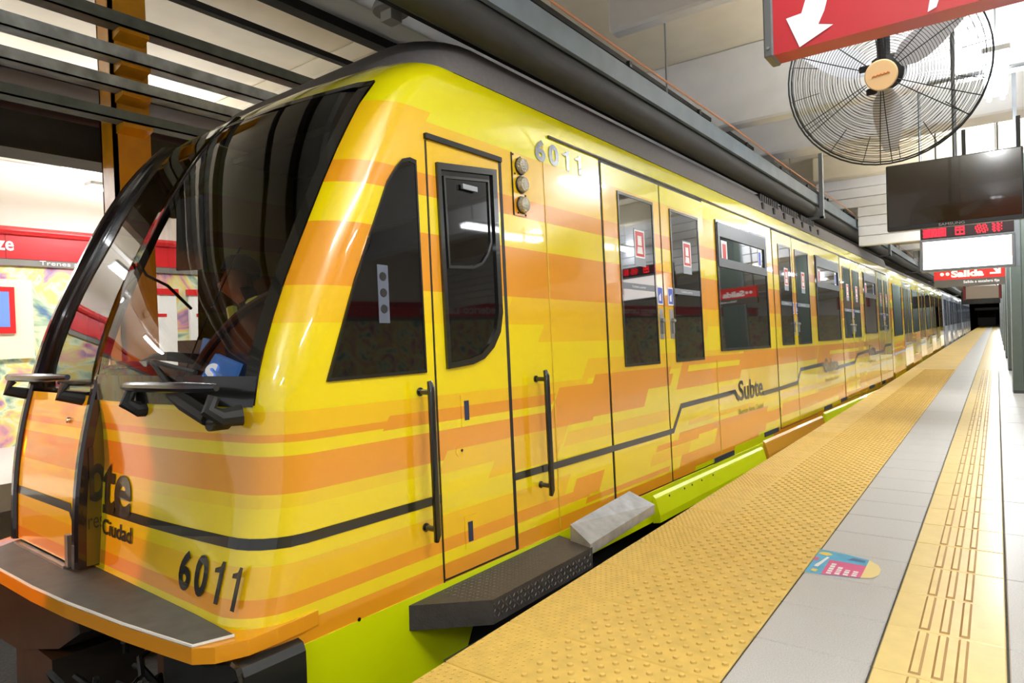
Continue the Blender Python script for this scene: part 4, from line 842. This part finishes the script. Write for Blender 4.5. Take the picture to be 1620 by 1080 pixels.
t = thing('dome_speaker', 'round grey dome fitting on the white channel above the train', 'speaker', (-2.94, 2.86, 3.16))
q = MB(); q.lathe([(0.11, 0.04), (0.115, 0.055), (0.10, 0.09), (0.06, 0.12), (0.03, 0.125)], 20); q.build('dome', mat('dome_grey', 'a9a9a6', 0.5), t, smooth=True)
q = MB(); q.box(-0.045, 0.045, -0.045, 0.045, -0.02, 0.05); q.tube([(0, 0, 0.12), (0, 0, CZ - 3.17)], 0.012, 8); q.build('base', mat('dome_base', 'd6d4cc', 0.5), t)
q = MB(); q.box(-3.84, -3.79, -4, 30, 3.22, 3.26); o = q.build('thin_rail', TRAYB); tag(o, 'thin black rail under the ceiling, crossing above the windscreen', 'rail')
# rack of steel rails on the yellow post
GAL = mat('galvanised', 'c2ccd4', 0.4, metal=0.3, noise=0.35, nscale=7); GALD = mat('galvanised_dull', '6a716c', 0.55, metal=0.2, noise=0.25, nscale=8)
yp = thing('yellow_post', 'yellow ochre steel post between the tracks, left of the train', 'post', (-5.3, 2.25, 0))
YP = mat('post_ochre', 'd6930f', 0.4, noise=0.08, nscale=10)
q = MB(); q.box(-0.22, 0.0, 0.0, 0.03, -1.15, CZ - 0.005); q.box(-0.02, 0.0, 0.0, 0.27, -1.15, CZ - 0.005); q.box(-0.22, -0.20, 0.0, 0.27, -1.15, CZ - 0.005); q.build('shaft', YP, yp)
rz = [(3.58, 3.68), (3.33, 3.43), (3.11, 3.20), (2.88, 2.96)]
for k, (z0, z1) in enumerate(rz):
    q = MB(); q.prism([(0.0, 0.02, z0 - 0.06), (0.0, 0.02, z0), (0.13, 0.02, z0), (0.13, 0.02, z0 - 0.03)], [(0.0, 0.23, z0 - 0.06), (0.0, 0.23, z0), (0.13, 0.23, z0), (0.13, 0.23, z0 - 0.03)]); q.build('arm', YP, yp)
    q = MB(); q.box(-5.165, -5.155, -4, 40, z0 + 0.002, z1); q.box(-5.285, -5.155, -4, 40, z0 + 0.002, z0 + 0.014)
    o = q.build('steel_rail', GAL if k in (1, 2) else GALD); tag(o, ['top dull steel rail of the rack on the yellow post', 'second steel rail from the top, galvanised grey, on the yellow post', 'third steel rail of the rack, brightest galvanised one', 'lowest dull steel rail of the rack on the yellow post'][k], 'rail', 'steel rails on the yellow post')
for k, z0 in enumerate((3.22, 2.98, 2.66)):
    q = MB(); q.box(-5.95, -5.62, -4, 40, z0, z0 + (0.07 if k < 2 else 0.27)); o = q.build('cable_tray', TRAYB); tag(o, 'black cable tray behind the yellow post, %s from the top' % ords[k], 'tray', 'black trays behind the yellow post')
for k in range(6):
    q = MB(); q.box(-0.22, 0, 0, 0.27, -1.15, CZ - 0.005)
    o = q.build('yellow_post', YP); o.location = (-5.3, 8.4 + 8.0 * k, 0); tag(o, 'yellow post between the tracks hidden behind the train, %s beyond the front one' % ords[k], 'post')
# ---------------------------------------------------------- opposite platform, left
LWALL = -10.0
mural = bpy.data.materials.new('mural_paint'); mural.use_nodes = True; N = mural.node_tree.nodes; L = mural.node_tree.links
tc = N.new('ShaderNodeTexCoord'); nz = N.new('ShaderNodeTexNoise'); nz.inputs['Scale'].default_value = 1.6; nz.inputs['Detail'].default_value = 3; nz.inputs['Distortion'].default_value = 2.2
cr = N.new('ShaderNodeValToRGB'); L.new(tc.outputs['Object'], nz.inputs['Vector']); L.new(nz.outputs[0], cr.inputs[0]); L.new(cr.outputs[0], N['Principled BSDF'].inputs['Base Color'])
els = cr.color_ramp.elements; els[0].position = 0.30; els[0].color = rgb('5a7a9c'); els[1].position = 0.72; els[1].color = rgb('c94a5a')
for p_, c_ in ((0.38, 'a8c0a0'), (0.45, 'dfe6c8'), (0.50, 'ecd87a'), (0.55, 'd8c890'), (0.60, 'e8a0a0'), (0.66, '9a8cb4')):
    e_ = els.new(p_); e_.color = rgb(c_)
def wall_sign(t, x, y0, y1, facing):
    s_ = facing
    q = MB(); q.box(min(x, x + 0.05 * s_), max(x, x + 0.05 * s_), y0, y1, 2.36, 2.665); q.build('red_band', RED, t)
    q = MB(); q.tube([(x + 0.06 * s_, y0, 2.71), (x + 0.06 * s_, y1, 2.71)], 0.055, 12); q.build('red_rail', RED, t, smooth=True)
    q = MB(); q.box(min(x, x + 0.04 * s_), max(x, x + 0.04 * s_), y0, y1, 2.275, 2.36); q.build('grey_strip', SGR, t)
    q = MB()
    for k in range(int((y1 - y0) / 1.2) + 1): q.box(min(x, x + 0.053 * s_), max(x, x + 0.053 * s_), y0 + 1.2 * k, y0 + 1.2 * k + 0.01, 2.36, 2.72)
    q.build('joint', mat('joint_red', '8e1a1c', 0.5), t)
q = MB(); q.box(LWALL - 0.2, LWALL, -7, 112, -1.4, CZ); wl = struct(q.build('wall_left', mat('wall_white', 'f1ece6', 0.6)))
q = MB(); q.box(LWALL, LWALL + 0.01, -7, 60, 0.0, 2.28); q.build('mural', mural, wl)
t = thing('station_sign', 'red station name band on the wall of the opposite platform', 'sign')
wall_sign(t, LWALL + 0.01, -6.7, 40, 1)
on_l = lambda y0, z0: (lambda u, v: Vector((LWALL + 0.068, y0 + u, z0 + v)))
NM = 'Federico Lacroze'
text_on('station_lettering', NM, 0.3, on_l(1.59, 2.455), SWH, t, bold=0.006, fit=(1.4, 0.175))
text_on('station_lettering', NM, 0.3, on_l(6.4, 2.455), SWH, t, bold=0.006, fit=(1.4, 0.175))
text_on('direction_lettering', 'Trenes a terminal Alem', 0.08, on_l(3.26, 2.295), SWH, t, fit=(1.2, 0.055))
t = thing('ad_frame', 'red framed lit advertising screen on the mural wall', 'advertisement', (LWALL + 0.02, 2.55, 0))
q = MB(); q.box(0, 0.06, -0.6, 0.42, 1.42, 2.0); q.build('frame', RED, t)
q = MB(); q.box(0.055, 0.065, -0.56, 0.36, 1.50, 1.94); q.build('screen', mat('ad_screen', '6a8ad0', 0.3, emit=0.2), t)
q = MB(); q.box(0, 0.03, -0.7, 0.62, 1.1, 2.1); q.build('backing_board', mat('board_cream', 'f2e6cc', 0.5), t)
for k in range(5):
    t = thing('notice_panel', 'white notice panel with red heading on the opposite wall, %s behind the windscreen' % ords[k], 'notice', (LWALL + 0.02, 4.15 + 1.05 * k, 0), 'notices on the opposite wall')
    q = MB(); q.box(0, 0.05, 0, 0.85, 0.9, 1.95); q.build('board', mat('notice_paper', 'f3f1ee', 0.5), t)
    q = MB(); q.box(0.0, 0.07, -0.03, 0.88, 1.95, 2.04); q.build('header', RED, t)
    q = MB(); q.box(0.05, 0.052, 0.1, 0.7, 1.62, 1.67); q.build('heading', RED, t)
q = MB(); q.box(-10.0, -7.3, -7, 112, -0.25, 0.0); struct(q.build('floor_opposite', GREY))
q = MB(); q.box(-7.75, -7.55, -4, 40, 3.22, 3.36); o = q.build('brown_beam', mat('beam_taupe', '8a7868', 0.7)); tag(o, 'taupe longitudinal beam under the ceiling beyond the yellow post', 'beam')
t = thing('ceiling_pipes', 'white pipes and brackets under the ceiling of the opposite platform', 'pipe')
PW = mat('pipe_white', 'e6e2de', 0.5)
for z, x in ((3.45, -9.2), (3.36, -9.0)):
    q = MB(); q.box(x - 0.03, x + 0.03, -4, 40, z, z + 0.05); q.build('pipe', PW, t)
for y in (3.2, 3.75): 
    q = MB(); q.tube([(-9.3, y, CZ), (-9.3, y, 3.5), (-8.9, y, 3.36)], 0.02, 6); q.build('bracket', PW, t)
# ---------------------------------------------------------- hall beyond the columns, seen mirrored in the train
q = MB(); q.box(9.0, 9.2, -7, 112, 0, CZ); wr = struct(q.build('wall_right', MATS['wall_white']))
q = MB(); q.box(8.99, 9.0, -7, 60, 0.05, 2.28); q.build('mural', mural, wr)
t = thing('station_sign', 'red station name band on the right wall, mirrored in the train windows', 'sign')
wall_sign(t, 8.99, -6.7, 40, -1)
on_r = lambda y0, z0: (lambda u, v: Vector((8.93, y0 - u, z0 + v)))
for y0 in (16.0, 27.0): text_on('station_lettering', NM, 0.3, on_r(y0, 2.445), SWH, t, bold=0.006, fit=(3.4, 0.26))

# ---------------------------------------------------------- driver in the dark cab
t = thing('person', 'driver in dark clothes and a high visibility vest, seated in the cab behind the windscreen', 'person')
t.matrix_world = CARM
J = {'pelvis': ((-1.15, 1.20, 0.78), .15), 'waist': ((-1.18, 1.16, 0.98), .135), 'chest': ((-1.30, 1.06, 1.22), .15), 'collar': ((-1.42, 0.99, 1.40), .085), 'neck': ((-1.47, 0.96, 1.47), .052),
     'jaw': ((-1.53, 0.91, 1.54), .075), 'skull': ((-1.545, 0.925, 1.63), .092), 'crown': ((-1.545, 0.94, 1.69), .065), 'nose': ((-1.60, 0.83, 1.585), .016),
     'sh_a': ((-1.58, 1.06, 1.33), .062), 'el_a': ((-1.80, 0.95, 1.12), .048), 'wr_a': ((-1.93, 0.74, 1.16), .032), 'pa_a': ((-1.98, 0.67, 1.17), .034),
     'sh_b': ((-1.20, 0.93, 1.36), .062), 'el_b': ((-1.08, 0.80, 1.12), .048), 'wr_b': ((-1.20, 0.62, 1.06), .032), 'pa_b': ((-1.24, 0.57, 1.06), .034),
     'hip_a': ((-1.28, 1.10, 0.74), .095), 'kn_a': ((-1.45, 0.72, 0.70), .07), 'an_a': ((-1.50, 0.70, 0.16), .045), 'to_a': ((-1.55, 0.55, 0.08), .04),
     'hip_b': ((-1.05, 1.10, 0.74), .095), 'kn_b': ((-1.00, 0.72, 0.70), .07), 'an_b': ((-1.00, 0.72, 0.16), .045), 'to_b': ((-1.02, 0.56, 0.08), .04)}
E_ = [('pelvis', 'waist'), ('waist', 'chest'), ('chest', 'collar'), ('collar', 'neck'), ('neck', 'jaw'), ('jaw', 'skull'), ('skull', 'crown'), ('jaw', 'nose')]
for a in 'ab': E_ += [('chest', 'sh_' + a), ('sh_' + a, 'el_' + a), ('el_' + a, 'wr_' + a), ('wr_' + a, 'pa_' + a), ('pelvis', 'hip_' + a), ('hip_' + a, 'kn_' + a), ('kn_' + a, 'an_' + a), ('an_' + a, 'to_' + a)]
for a, dx in (('a', (-0.6, -0.8)), ('b', (-0.5, -0.85))):
    p = Vector(J['pa_' + a][0]); d = Vector((dx[0], dx[1], -0.15)).normalized(); sx = d.cross(Vector((0, 0, 1))).normalized()
    for k, (o_, l1) in enumerate(((-0.033, .055), (-0.012, .066), (0.012, .07), (0.034, .062))):
        n1 = 'f%d_%s' % (k, a); J[n1] = (tuple(p + d * 0.045 + sx * o_), .0095); J[n1 + 't'] = (tuple(p + d * (0.045 + l1) + sx * o_ * 1.15 + Vector((0, 0, -0.018))), .008)
        E_ += [('pa_' + a, n1), (n1, n1 + 't')]
    J['th_' + a] = (tuple(p + sx * 0.055 + d * 0.012), .011); J['tht_' + a] = (tuple(p + sx * 0.075 + d * 0.05), .009); E_ += [('pa_' + a, 'th_' + a), ('th_' + a, 'tht_' + a)]
ks = list(J); me = bpy.data.meshes.new('body'); me.from_pydata([J[k][0] for k in ks], [(ks.index(a), ks.index(b)) for a, b in E_], [])
o = link('body', me, t); md = o.modifiers.new('skin', 'SKIN'); md.use_smooth_shade = True
for k, sv in zip(ks, me.skin_vertices[0].data): sv.radius = (J[k][1], J[k][1]); sv.use_root = (k == 'pelvis')
sb = o.modifiers.new('sub', 'SUBSURF'); sb.levels = 1; sb.render_levels = 1
dg = bpy.context.evaluated_depsgraph_get(); m2 = bpy.data.meshes.new_from_object(o.evaluated_get(dg)); o.modifiers.clear(); o.data = m2; bpy.data.meshes.remove(me)
SKIN = mat('skin', '9c6f55', 0.5); CLO = mat('dark_jacket', '23252c', 0.8, noise=0.15, nscale=30)
m2.materials.clear(); m2.materials.append(CLO); m2.materials.append(SKIN)
hs = [Vector(J[k][0]) for k in ('jaw', 'skull', 'crown', 'nose', 'pa_a', 'pa_b')] + [Vector(J[k][0]) for k in ks if k[0] == 'f' or k[:2] == 'th']; cs = [Vector(J[k][0]) for k in ks if not (k in ('jaw', 'skull', 'crown', 'nose', 'pa_a', 'pa_b') or k[0] == 'f' or k[:2] == 'th')]
for p in m2.polygons:
    c = p.center; p.material_index = 1 if min((c - h).length for h in hs) < min((c - h).length for h in cs) else 0
q = MB(); hc_ = Vector((-1.545, 0.95, 1.655)); q.lathe([(0.112, -0.01), (0.108, 0.04), (0.085, 0.08), (0.04, 0.10), (0.005, 0.104)], 18, Matrix.Translation(hc_) @ Matrix.Rotation(-0.25, 4, 'X')); q.build('hair', mat('hair_dark', '1c1613', 0.7), t, smooth=True)
for sx in (-1, 1):
    q = MB(); q.lathe([(0.004, 0), (0.012, 0.004), (0.004, 0.008)], 8, Matrix.Translation((-1.585 + 0.034 * sx, 0.846 + 0.012 * sx, 1.625)) @ Matrix.Rotation(pi / 2, 4, 'X')); q.build('eye', MBK, t)
q = MB(); q.tube([(-1.60, 0.842, 1.548), (-1.578, 0.838, 1.545), (-1.555, 0.845, 1.548)], 0.005, 5); q.build('mouth', mat('lip', '7a4a40', 0.5), t)
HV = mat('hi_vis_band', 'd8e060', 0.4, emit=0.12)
q = MB(); q.tube([(-1.50, 0.86, 1.44), (-1.45, 0.85, 1.33), (-1.40, 0.86, 1.20)], [0.03, 0.032, 0.03], 6); q.build('vest_band', HV, t)
q = MB(); q.tube([(-1.24, 0.82, 1.45), (-1.15, 0.815, 1.46), (-1.05, 0.83, 1.45)], [0.026, 0.028, 0.026], 6); q.build('vest_band', HV, t)
q = MB(); q.box(-1.45, -0.9, 1.28, 1.38, 0.62, 1.45, b=0.03); q.box(-1.45, -0.9, 0.85, 1.3, 0.52, 0.62, b=0.03); q.box(-1.22, -1.12, 1.0, 1.1, 0.02, 0.55); q.build('driver_seat', mat('seat_fabric', '2a2c34', 0.85), car)
# hooded red signal lamp by the track, in front of the train
t = thing('signal_lamp', 'hooded red signal lamp on a short post in front of the train', 'lamp', (-5.35, -1.75, 0))
q = MB(); q.tube([(0, 0, -1.15), (0, 0, 0.75)], 0.04, 10); q.build('post', STEEL, t)
q = MB(); q.box(-0.12, 0.12, -0.30, -0.05, 0.7, 1.05); q.build('housing', MBK, t)
sl2 = bpy.data.lights.new('signal_light', 'SPOT'); sl2.energy = 360; sl2.color = (1.0, 0.27, 0.0); sl2.spot_size = math.radians(36); sl2.spot_blend = 0.04; sl2.shadow_soft_size = 0.03
lo = bpy.data.objects.new('signal_light', sl2); COL.objects.link(lo)
src = Vector((-5.35, -1.75, 0.95)); dst = CARM @ Vector((-2.08, 0.0, 0.62)); lo.location = src; lo.rotation_euler = (dst - src).to_track_quat('-Z', 'Y').to_euler()
